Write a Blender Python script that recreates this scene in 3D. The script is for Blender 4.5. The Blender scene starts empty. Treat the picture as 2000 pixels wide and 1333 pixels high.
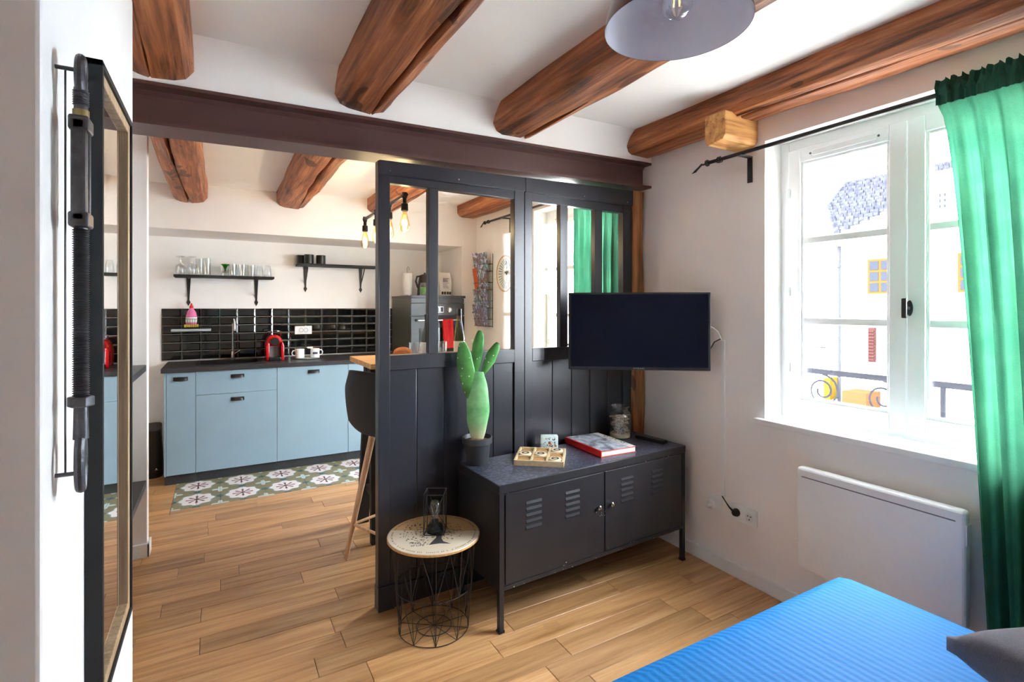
import bpy, bmesh, math, random
from mathutils import Vector, Matrix
random.seed(7)
R = math.radians
PI = math.pi
SC = bpy.context.scene
COL = SC.collection
# ------------------------------------------------------------------ camera
CAMH = 1.39
cd = bpy.data.cameras.new('camera')
cam = bpy.data.objects.new('camera', cd)
COL.objects.link(cam)
cam.location = (0, 0, CAMH)
cam.rotation_euler = (R(90), 0, R(-29.6))
cd.sensor_width = 36.0
cd.lens = 36.0 * 1006 / 2000
cd.shift_y = -66.5 / 2000
cd.clip_start = 0.02
cd.clip_end = 300
SC.camera = cam
# ------------------------------------------------------------------ light and exposure
SC.view_settings.view_transform = 'Standard'
SC.view_settings.look = 'None'
SC.view_settings.gamma = 1
SC.view_settings.use_curve_mapping = False
SC.view_settings.exposure = 5.25
SC.cycles.use_denoising = True
SC.cycles.max_bounces = 14
SC.cycles.diffuse_bounces = 8
SC.cycles.glossy_bounces = 5
SC.cycles.transmission_bounces = 8
SC.cycles.transparent_max_bounces = 16
SC.cycles.sample_clamp_indirect = 8
SC.cycles.caustics_refractive = False
SC.cycles.caustics_reflective = False
W = bpy.data.worlds.new('sky')
SC.world = W
W.use_nodes = True
bg = W.node_tree.nodes['Background']
bg.inputs['Color'].default_value = (0.86, 0.93, 1.0, 1)
bg.inputs['Strength'].default_value = 1.6
sl = bpy.data.lights.new('sun', 'SUN')
sun = bpy.data.objects.new('sun', sl)
COL.objects.link(sun)
sl.energy = 1.3
sl.angle = R(1)
sl.color = (1, .95, .88)
sun.location = (-6, 8, 12)
sun.rotation_euler = Vector((0.70, -0.28, -0.62)).to_track_quat('-Z', 'Y').to_euler()
WIN_Y = ((0.484, 1.576), (2.61, 3.70), (-3.0, -2.4))  # last opening is unseen, added to let in fill light
for y0, y1 in WIN_Y:                       # light portals in the window openings
    pl = bpy.data.lights.new('window_portal', 'AREA')
    pl.shape = 'RECTANGLE'
    low = 0.845 if y0 < 2 else 0.10
    pl.size, pl.size_y = 2.2 - low, y1 - y0
    pl.cycles.is_portal = True
    po = bpy.data.objects.new('window_portal', pl)
    COL.objects.link(po)
    po.location = (2.60, (y0 + y1) / 2, (2.2 + low) / 2)
    po.rotation_euler = (0, R(90), 0)

# ------------------------------------------------------------------ materials
def lin(c):
    c = c / 255.0
    return c / 12.92 if c <= 0.04045 else ((c + 0.055) / 1.055) ** 2.4
def rgb(r, g, b):
    return (lin(r), lin(g), lin(b), 1)
class NT:
    def __init__(s, name):
        s.m = bpy.data.materials.new(name)
        s.m.use_nodes = True
        s.t = s.m.node_tree
        s.n = s.t.nodes
        s.p = s.n['Principled BSDF']
        s.out = s.n['Material Output']
    def node(s, ty, **kw):
        n = s.n.new(ty)
        for k, v in kw.items():
            setattr(n, k, v)
        return n
    def link(s, a, b):
        s.t.links.new(a, b)
    def math(s, op, a, b=None, c=None):
        n = s.node('ShaderNodeMath', operation=op)
        for i, v in enumerate((a, b, c)):
            if v is None:
                continue
            if hasattr(v, 'is_output'):
                s.link(v, n.inputs[i])
            else:
                n.inputs[i].default_value = v
        return n.outputs[0]
    def mix(s, f, a, b):
        n = s.node('ShaderNodeMix', data_type='RGBA')
        for k, v in ((0, f), (6, a), (7, b)):
            if hasattr(v, 'is_output'):
                s.link(v, n.inputs[k])
            else:
                n.inputs[k].default_value = v
        return n.outputs[2]
    def coords(s, kind='Object', scale=(1, 1, 1), rnd=False):
        tc = s.node('ShaderNodeTexCoord')
        mp = s.node('ShaderNodeMapping')
        mp.inputs['Scale'].default_value = scale
        s.link(tc.outputs[kind], mp.inputs['Vector'])
        if rnd:
            oi = s.node('ShaderNodeObjectInfo')
            ml = s.node('ShaderNodeVectorMath', operation='SCALE')
            ml.inputs[0].default_value = (17.3, 31.1, 9.7)
            s.link(oi.outputs['Random'], ml.inputs['Scale'])
            s.link(ml.outputs[0], mp.inputs['Location'])
        return mp.outputs[0]
    def noise(s, vec, scale, detail=4, rough=0.55, dist=0):
        n = s.node('ShaderNodeTexNoise')
        n.inputs['Scale'].default_value = scale
        n.inputs['Detail'].default_value = detail
        n.inputs['Roughness'].default_value = rough
        n.inputs['Distortion'].default_value = dist
        if vec is not None:
            s.link(vec, n.inputs['Vector'])
        return n.outputs['Fac']
    def ramp(s, f, stops):
        n = s.node('ShaderNodeValToRGB')
        el = n.color_ramp.elements
        while len(el) < len(stops):
            el.new(0.5)
        for e, (p, c) in zip(el, stops):
            e.position = p
            e.color = c
        s.link(f, n.inputs[0])
        return n.outputs[0]
    def bump(s, h, strength, dist=0.01):
        n = s.node('ShaderNodeBump')
        n.inputs['Strength'].default_value = strength
        n.inputs['Distance'].default_value = dist
        s.link(h, n.inputs['Height'])
        s.link(n.outputs[0], s.p.inputs['Normal'])
    def base(s, col):
        if hasattr(col, 'is_output'):
            s.link(col, s.p.inputs['Base Color'])
        else:
            s.p.inputs['Base Color'].default_value = col
    def set(s, **kw):
        for k, v in kw.items():
            s.p.inputs[k.replace('_', ' ')].default_value = v
M = {}
def plain(name, col, rough=0.5, metal=0.0, var=0.06, vs=25, bump=0.0, **kw):
    """solid colour with slight uneven tone and relief"""
    t = NT(name)
    v = t.coords()
    f = t.noise(v, vs, 3)
    d = tuple(max(0, c * (1 - var)) for c in col[:3]) + (1,)
    l = tuple(min(1, c * (1 + var)) for c in col[:3]) + (1,)
    t.base(t.ramp(f, [(0.3, d), (0.7, l)]))
    t.set(Roughness=rough, Metallic=metal)
    if bump:
        t.bump(t.noise(v, vs * 4, 3), bump, 0.004)
    for k, x in kw.items():
        t.p.inputs[k.replace('_', ' ')].default_value = x
    M[name] = t.m
    return t.m
def wood(name, dark, mid, light, axis=0, scale=1.0, rough=0.5, bump=0.15, rnd=True, knots=0.0, tone=0.25):
    t = NT(name)
    sc = [14 * scale] * 3
    sc[axis] = 1.0 * scale
    v = t.coords('Object', tuple(sc), rnd)
    n1 = t.noise(v, 1.6, 6, 0.6, 0.6)
    sc2 = [90 * scale] * 3
    sc2[axis] = 3.0 * scale
    v2 = t.coords('Object', tuple(sc2), rnd)
    n2 = t.noise(v2, 1.0, 3, 0.6)
    f = t.math('ADD', t.math('MULTIPLY', n1, 0.7), t.math('MULTIPLY', n2, 0.3))
    col = t.ramp(f, [(0.34, dark), (0.5, mid), (0.66, light)])
    if rnd and tone:
        oi = t.node('ShaderNodeObjectInfo')
        hs = t.node('ShaderNodeHueSaturation')
        t.link(col, hs.inputs['Color'])
        t.link(t.math('MULTIPLY_ADD', oi.outputs['Random'], tone, 1 - tone / 2), hs.inputs['Value'])
        col = hs.outputs[0]
    if knots:
        sk = [5] * 3
        sk[axis] = 2.2
        nk = t.noise(t.coords('Object', tuple(sk), rnd), 1.5, 2)
        k = t.math('MULTIPLY', t.math('GREATER_THAN', nk, 0.68), knots)
        col = t.mix(k, col, dark)
    t.base(col)
    t.set(Roughness=rough)
    t.bump(f, bump, 0.01)
    M[name] = t.m
    return t.m
def glassy(name, tint=(1, 1, 1, 1), refl=0.9, rough=0.0, extra=0.04):
    """thin clear glass: see-through with a mirror-like sheen at grazing angles"""
    t = NT(name)
    tr = t.node('ShaderNodeBsdfTransparent')
    tr.inputs[0].default_value = tint
    gl = t.node('ShaderNodeBsdfGlossy')
    gl.inputs['Roughness'].default_value = rough
    lw = t.node('ShaderNodeLayerWeight')
    lw.inputs['Blend'].default_value = 0.5
    mx = t.node('ShaderNodeMixShader')
    t.link(t.math('MULTIPLY_ADD', t.math('POWER', lw.outputs['Facing'], 4.0), refl * .8, extra), mx.inputs[0])
    t.link(tr.outputs[0], mx.inputs[1])
    t.link(gl.outputs[0], mx.inputs[2])
    t.link(mx.outputs[0], t.out.inputs['Surface'])
    M[name] = t.m
def cloth(name, a, b, trans=0.5, weave=900, tint=None):
    t = NT(name)
    v = t.coords()
    f = t.noise(v, 6, 4)
    w = t.noise(v, weave, 1)
    f2 = t.math('ADD', t.math('MULTIPLY', f, 0.5), t.math('MULTIPLY', w, 0.5))
    col = t.ramp(f2, [(0.35, a), (0.65, b)])
    di = t.node('ShaderNodeBsdfDiffuse')
    ts = t.node('ShaderNodeBsdfTranslucent')
    mx = t.node('ShaderNodeMixShader')
    mx.inputs[0].default_value = trans
    t.link(col, di.inputs[0])
    t.link(col, ts.inputs[0])
    t.link(di.outputs[0], mx.inputs[1])
    t.link(ts.outputs[0], mx.inputs[2])
    t.link(mx.outputs[0], t.out.inputs['Surface'])
    M[name] = t.m

plain('wall_paint', rgb(244, 241, 238), 0.75, var=0.015, vs=5, bump=0.08)
plain('ceiling_paint', rgb(246, 244, 241), 0.8, var=0.015, vs=4, bump=0.08)
plain('white_gloss', rgb(240, 242, 242), 0.35, var=0.01)
plain('white_matte', rgb(232, 232, 230), 0.5, var=0.02)
plain('steel_brown', rgb(92, 63, 59), 0.38, var=0.08, vs=8, bump=0.04)
plain('partition_black', rgb(44, 44, 50), 0.30, var=0.06, vs=60, bump=0.03)
plain('metal_black', rgb(34, 34, 37), 0.42, var=0.1, vs=18, bump=0.02)
plain('cabinet_black', rgb(36, 36, 40), 0.36, var=0.18, vs=7, bump=0.03)
plain('wire_black', rgb(30, 30, 33), 0.4)
plain('plastic_black', rgb(24, 24, 26), 0.35)
plain('matte_black', rgb(28, 28, 30), 0.7)
plain('blue_front', rgb(134, 160, 174), 0.42, var=0.03, vs=5)
plain('worktop', rgb(52, 50, 53), 0.38, var=0.15, vs=140, bump=0.02)
plain('plinth_dark', rgb(48, 50, 52), 0.5)
plain('tile_black', rgb(16, 18, 18), 0.06, var=0.1, vs=9, Coat_Weight=0.6, Coat_Roughness=0.03)
plain('grout', rgb(168, 168, 162), 0.85, var=0.05)
plain('chrome', rgb(200, 200, 204), 0.15, 1.0, var=0.02)
plain('iron', rgb(92, 92, 96), 0.4, 0.6, var=0.25, vs=50, bump=0.15)
plain('drip_grey', rgb(168, 176, 178), 0.4)
plain('mid_grey', rgb(120, 120, 124), 0.5)
plain('rail_iron', rgb(36, 36, 40), 0.8, Specular_IOR_Level=0.0)
plain('brass', rgb(160, 138, 92), 0.4, 0.6)
plain('red_plastic', rgb(196, 22, 26), 0.22, var=0.03)
plain('grey_plastic', rgb(110, 110, 112), 0.4)
plain('lavender_enamel', rgb(214, 214, 226), 0.22, var=0.02, Coat_Weight=0.5)
plain('shade_outside', rgb(120, 112, 108), 0.3, 0.5)
plain('oven_dark', rgb(58, 60, 66), 0.32, var=0.05)
plain('oven_side', rgb(84, 88, 78), 0.4, var=0.05)
plain('oven_glass', rgb(22, 24, 28), 0.08)
plain('pot_plastic', rgb(58, 60, 64), 0.45)
plain('soil', rgb(120, 96, 76), 0.95, var=0.5, vs=120, bump=0.6)
plain('cork', rgb(196, 150, 96), 0.7, var=0.2, vs=90)
plain('paper', rgb(232, 230, 224), 0.7, var=0.03)
plain('book_red', rgb(220, 32, 30), 0.4)
plain('ink', rgb(62, 60, 62), 0.7)
plain('pale_wood', rgb(222, 198, 158), 0.55, var=0.12, vs=40)
plain('cream_disc', rgb(238, 222, 190), 0.5, var=0.05)
plain('sponge', rgb(226, 196, 70), 0.9, var=0.15, vs=200)
plain('pink_soap', rgb(232, 120, 170), 0.25, var=0.1)
plain('charcoal_fleece', rgb(84, 77, 96), 0.95, var=0.35, vs=260, bump=0.9, Sheen_Weight=0.6)
plain('towel_red', rgb(214, 34, 40), 0.9, var=0.12, vs=200, bump=0.4)
plain('stucco', rgb(236, 232, 226), 0.9, var=0.05, vs=3, Specular_IOR_Level=0.0)
plain('stucco_blue', rgb(214, 226, 236), 0.9, var=0.04, vs=3, Specular_IOR_Level=0.0)
plain('roof_slate', rgb(33, 34, 39), 0.8, var=0.35, vs=6, Specular_IOR_Level=0.0)
plain('orange_frame', rgb(58, 35, 14), 0.6, Specular_IOR_Level=0.0)
plain('pipe_grey', rgb(38, 38, 41), 0.6, Specular_IOR_Level=0.0)
plain('shutter_brown', rgb(36, 21, 20), 0.7, Specular_IOR_Level=0.0)
plain('street', rgb(150, 146, 140), 0.9, var=0.1, vs=2)
plain('awning', rgb(60, 34, 20), 0.8, Specular_IOR_Level=0.0)
plain('awning_yellow', rgb(62, 48, 14), 0.8, Specular_IOR_Level=0.0)
plain('dark_pane', rgb(26, 28, 33), 0.1, Specular_IOR_Level=0.0)
plain('bulb_base', rgb(34, 33, 33), 0.35, 0.6)
plain('green_leaf', rgb(120, 168, 44), 0.5, var=0.3, vs=60)
plain('label_green', rgb(112, 160, 92), 0.5, var=0.4, vs=30)
plain('bread', rgb(190, 116, 58), 0.8, var=0.3, vs=40)
plain('orange_print', rgb(214, 92, 34), 0.5, var=0.25, vs=40)
plain('rug_none', rgb(128, 122, 96), 0.6)
plain('bag_black', rgb(28, 27, 27), 0.3, var=0.4, vs=14, bump=0.5)
plain('tin_print', rgb(206, 222, 222), 0.4, var=0.14, vs=70)
plain('mug_print', rgb(60, 62, 96), 0.5)
wood('old_beam', rgb(64, 34, 20), rgb(158, 92, 54), rgb(204, 136, 88), 1, 1.0, 0.55, 0.9, knots=0.7, tone=0.12)
wood('old_post', rgb(64, 36, 20), rgb(150, 92, 50), rgb(190, 128, 76), 2, 1.0, 0.6, 0.9, knots=0.75, tone=0.0)
wood('corbel_wood', rgb(140, 84, 40), rgb(204, 146, 84), rgb(226, 176, 112), 0, 1.2, 0.6, 0.3, tone=0.0)
wood('oak_floor', rgb(150, 106, 64), rgb(188, 142, 94), rgb(208, 166, 118), 0, 1.0, 0.34, 0.05, knots=0.25, tone=0.42)
wood('oak_top', rgb(178, 122, 66), rgb(216, 164, 100), rgb(232, 190, 130), 0, 1.5, 0.45, 0.05, tone=0.0)
wood('beech', rgb(196, 150, 112), rgb(218, 178, 142), rgb(232, 196, 162), 2, 2.0, 0.5, 0.04, tone=0.0)
wood('frame_wood', rgb(150, 122, 92), rgb(182, 154, 120), rgb(206, 180, 146), 2, 2.2, 0.5, 0.08, tone=0.0)
glassy('clear_glass', (1, 1, 1, 1), 0.9, 0.0, 0.02)
glassy('drinking_glass', (0.97, 0.98, 0.98, 1), 1.0, 0.02, 0.10)
glassy('green_glass', (0.12, 0.50, 0.16, 1), 0.8, 0.02, 0.06)
glassy('olive_glass', (0.62, 0.52, 0.10, 1), 0.8, 0.02, 0.06)
glassy('brown_glass', (0.10, 0.06, 0.04, 1), 0.8, 0.02, 0.06)
glassy('amber_glass', (0.98, 0.80, 0.48, 1), 0.8, 0.02, 0.08)
cloth('curtain_green', rgb(48, 112, 86), rgb(84, 146, 114), 0.30)
cloth('curtain_hem', rgb(48, 88, 74), rgb(66, 110, 94), 0.06)

def special_materials():
    # mirror
    t = NT('mirror_glass')
    t.base((0.94, 0.95, 0.95, 1))
    t.set(Metallic=1.0, Roughness=0.0)
    M['mirror'] = t.m
    # screen
    t = NT('tv_screen')
    t.base(rgb(12, 14, 26))
    t.set(Roughness=0.22)
    t.p.inputs['Specular IOR Level'].default_value = 0.12
    M['screen'] = t.m
    # blue bed sheet with woven satin stripes
    t = NT('blue_sheet')
    tc = t.node('ShaderNodeTexCoord')
    sx = t.node('ShaderNodeSeparateXYZ')
    t.link(tc.outputs['Object'], sx.inputs[0])
    s = t.math('SINE', t.math('MULTIPLY', sx.outputs[0], 2 * PI / 0.022))
    n = t.noise(tc.outputs['Object'], 5, 4)
    n2 = t.noise(tc.outputs['Object'], 22, 4, 0.6, 1.0)
    f = t.math('MULTIPLY_ADD', s, 0.22, 0.5)
    t.base(t.mix(f, rgb(0, 96, 164), rgb(6, 122, 192)))
    t.set(Roughness=0.7)
    t.p.inputs['Specular IOR Level'].default_value = 0.2
    t.bump(t.math('ADD', t.math('MULTIPLY', s, 0.06), t.math('ADD', n, t.math('MULTIPLY', n2, 0.35))), 0.35, 0.02)
    M['sheet'] = t.m
    # patterned top of the locker bench, its paler leaf reflection put into the colour
    t = NT('leaf_pattern')
    v = t.coords('Object', (1, 1, 1))
    vo = t.node('ShaderNodeTexVoronoi', feature='F1')
    vo.inputs['Scale'].default_value = 26
    mp = t.coords('Object', (1.0, 0.35, 1))
    t.link(mp, vo.inputs['Vector'])
    nz = t.noise(v, 34, 3, 0.5, 2.5)
    f = t.math('GREATER_THAN', nz, 0.53)
    t.base(t.mix(f, rgb(42, 44, 56), rgb(88, 92, 114)))
    t.set(Roughness=0.3)
    M['leaf_pattern'] = t.m
    # cactus
    t = NT('cactus_green')
    v = t.coords()
    n = t.noise(v, 12, 4)
    vo = t.node('ShaderNodeTexVoronoi')
    vo.inputs['Scale'].default_value = 38
    t.link(v, vo.inputs['Vector'])
    dots = t.math('LESS_THAN', vo.outputs['Distance'], 0.13)
    c = t.ramp(n, [(0.3, rgb(44, 112, 44)), (0.7, rgb(96, 168, 84))])
    t.base(t.mix(dots, c, rgb(220, 226, 190)))
    t.set(Roughness=0.45)
    M['cactus'] = t.m
    t = NT('cactus_pale')
    v = t.coords()
    n = t.noise(v, 16, 4)
    sp = t.node('ShaderNodeSeparateXYZ')
    t.link(v, sp.inputs[0])
    g = t.ramp(n, [(0.3, rgb(92, 172, 100)), (0.7, rgb(150, 212, 150))])
    h = t.math('SUBTRACT', 1.9, t.math('MULTIPLY', sp.outputs[2], 9.0))
    hn = t.node('ShaderNodeClamp')
    t.link(h, hn.inputs[0])
    t.base(t.mix(hn.outputs[0], g, rgb(222, 208, 172)))
    t.set(Roughness=0.5)
    M['cactus_pale'] = t.m
    # cement floor tiles: pale eight-lobed medallions with maroon rays, small blue stars, olive ground
    t = NT('cement_tile')
    ge = t.node('ShaderNodeNewGeometry')
    sp = t.node('ShaderNodeSeparateXYZ')
    t.link(ge.outputs['Position'], sp.inputs[0])
    def cell(o, c0, pitch):
        u = t.math('DIVIDE', t.math('SUBTRACT', o, c0), pitch)
        return t.math('SUBTRACT', t.math('FRACT', t.math('ADD', u, 0.5)), 0.5)
    x = cell(sp.outputs[0], -0.142, 0.295)
    y = cell(sp.outputs[1], 4.355, 0.325)
    r = t.math('SQRT', t.math('ADD', t.math('MULTIPLY', x, x), t.math('MULTIPLY', y, y)))
    th = t.math('ARCTAN2', y, x)
    c8 = t.math('COSINE', t.math('MULTIPLY', th, 8))
    lim = t.math('MULTIPLY_ADD', c8, 0.028, 0.355)
    med = t.math('LESS_THAN', r, lim)
    rim = t.math('MULTIPLY', t.math('LESS_THAN', r, t.math('ADD', lim, 0.03)), t.math('GREATER_THAN', r, lim))
    ray = t.math('MULTIPLY', t.math('GREATER_THAN', c8, t.math('MULTIPLY_ADD', r, 2.2, 0.05)), t.math('LESS_THAN', r, 0.23))
    core = t.math('LESS_THAN', r, 0.05)
    maroon = t.math('MAXIMUM', ray, core)
    ax = t.math('SUBTRACT', 0.5, t.math('ABSOLUTE', x))
    ay = t.math('SUBTRACT', 0.5, t.math('ABSOLUTE', y))
    r2 = t.math('SQRT', t.math('ADD', t.math('MULTIPLY', ax, ax), t.math('MULTIPLY', ay, ay)))
    c4 = t.math('COSINE', t.math('MULTIPLY', t.math('ARCTAN2', ay, ax), 4))
    star = t.math('LESS_THAN', r2, t.math('MULTIPLY_ADD', c4, 0.06, 0.13))
    # teal darts half-way between medallions
    m1 = t.math('SQRT', t.math('ADD', t.math('MULTIPLY', ax, ax), t.math('MULTIPLY', y, y)))
    m2 = t.math('SQRT', t.math('ADD', t.math('MULTIPLY', x, x), t.math('MULTIPLY', ay, ay)))
    dart = t.math('LESS_THAN', t.math('MINIMUM', m1, m2), 0.085)
    n = t.noise(ge.outputs['Position'], 60, 3)
    ground = t.ramp(n, [(0.3, rgb(122, 116, 88)), (0.7, rgb(148, 140, 108))])
    col = t.mix(dart, ground, rgb(70, 104, 108))
    col = t.mix(star, col, rgb(190, 212, 214))
    col = t.mix(rim, col, rgb(128, 160, 160))
    col = t.mix(med, col, rgb(232, 226, 228))
    col = t.mix(maroon, col, rgb(98, 46, 62))
    t.base(col)
    t.set(Roughness=0.45)
    M['cement'] = t.m
    # ceramic plate with blue-black plant motif
    t = NT('plate_glaze')
    v = t.coords()
    sp = t.node('ShaderNodeSeparateXYZ')
    t.link(v, sp.inputs[0])
    r = t.math('SQRT', t.math('ADD', t.math('MULTIPLY', sp.outputs[1], sp.outputs[1]), t.math('MULTIPLY', sp.outputs[2], sp.outputs[2])))
    th = t.math('ARCTAN2', sp.outputs[2], sp.outputs[1])
    n = t.noise(v, 26, 3)
    fr = t.math('COSINE', t.math('MULTIPLY', th, 30))
    fronds = t.math('MULTIPLY', t.math('GREATER_THAN', t.math('MULTIPLY', fr, n), 0.22), t.math('MULTIPLY', t.math('GREATER_THAN', r, 0.075), t.math('LESS_THAN', r, 0.14)))
    stem = t.math('MULTIPLY', t.math('LESS_THAN', t.math('ABSOLUTE', t.math('ADD', sp.outputs[1], t.math('MULTIPLY_ADD', n, 0.05, -0.025))), 0.010), t.math('LESS_THAN', r, 0.115))
    blob = t.math('MULTIPLY', t.math('GREATER_THAN', t.noise(v, 38, 2), 0.55), t.math('LESS_THAN', t.math('ABSOLUTE', sp.outputs[1]), 0.035))
    blob = t.math('MULTIPLY', blob, t.math('MULTIPLY', t.math('GREATER_THAN', sp.outputs[2], 0.0), t.math('LESS_THAN', sp.outputs[2], 0.11)))
    col = t.mix(fronds, rgb(226, 220, 206), rgb(110, 144, 154))
    col = t.mix(t.math('MAXIMUM', stem, blob), col, rgb(32, 42, 56))
    col = t.mix(t.math('GREATER_THAN', r, 0.157), col, rgb(190, 150, 104))
    t.base(col)
    t.set(Roughness=0.25)
    M['plate'] = t.m
    # printed brochure covers: a different picture per object
    t = NT('brochure_print')
    v = t.coords('Object', (1, 1, 1), True)
    oi = t.node('ShaderNodeObjectInfo')
    n = t.noise(v, 22, 4, 0.6, 0.8)
    hs = t.node('ShaderNodeHueSaturation')
    c = t.ramp(n, [(0.32, rgb(60, 44, 40)), (0.43, rgb(150, 96, 66)), (0.52, rgb(70, 140, 196)), (0.62, rgb(232, 228, 222))])
    t.link(c, hs.inputs['Color'])
    t.link(t.math('MULTIPLY_ADD', oi.outputs['Random'], 0.16, 0.42), hs.inputs['Hue'])
    hs.inputs['Saturation'].default_value = 0.85
    t.base(hs.outputs[0])
    t.set(Roughness=0.35)
    M['brochure'] = t.m
    # book cover photograph
    t = NT('book_cover')
    v = t.coords()
    n = t.noise(v, 14, 4, 0.6, 0.5)
    t.base(t.ramp(n, [(0.35, rgb(110, 112, 120)), (0.5, rgb(176, 186, 200)), (0.65, rgb(226, 230, 236))]))
    t.set(Roughness=0.25)
    M['book_cover'] = t.m
    # twigs and sand inside the jar
    t = NT('driftwood')
    v = t.coords('Object', (1, 1, 3.2))
    n = t.noise(v, 60, 3, 0.6, 1.2)
    t.base(t.ramp(n, [(0.35, rgb(84, 66, 52)), (0.5, rgb(178, 150, 118)), (0.65, rgb(220, 202, 176))]))
    t.set(Roughness=0.9)
    t.bump(n, 0.8, 0.01)
    M['driftwood'] = t.m
    # round table top: pale printed wood
    t = NT('table_print')
    v = t.coords()
    sp = t.node('ShaderNodeSeparateXYZ')
    t.link(v, sp.inputs[0])
    n = t.noise(v, 5, 2)
    g = t.noise(t.coords('Object', (3, 60, 1)), 2, 3)
    a = t.mix(t.math('GREATER_THAN', t.math('MULTIPLY_ADD', n, 0.12, t.math('MULTIPLY_ADD', sp.outputs[1], 0.8, t.math('MULTIPLY', sp.outputs[0], 0.45))), 0.085), rgb(228, 216, 192), rgb(206, 166, 116))
    t.base(t.mix(t.math('MULTIPLY', g, 0.25), a, rgb(170, 132, 92)))
    t.set(Roughness=0.4)
    M['table_print'] = t.m
    # bulb filament glow
    t = NT('filament')
    t.base(rgb(240, 180, 80))
    t.p.inputs['Emission Color'].default_value = (1, .62, .22, 1)
    t.p.inputs['Emission Strength'].default_value = 0.07
    M['filament'] = t.m
special_materials()

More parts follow.
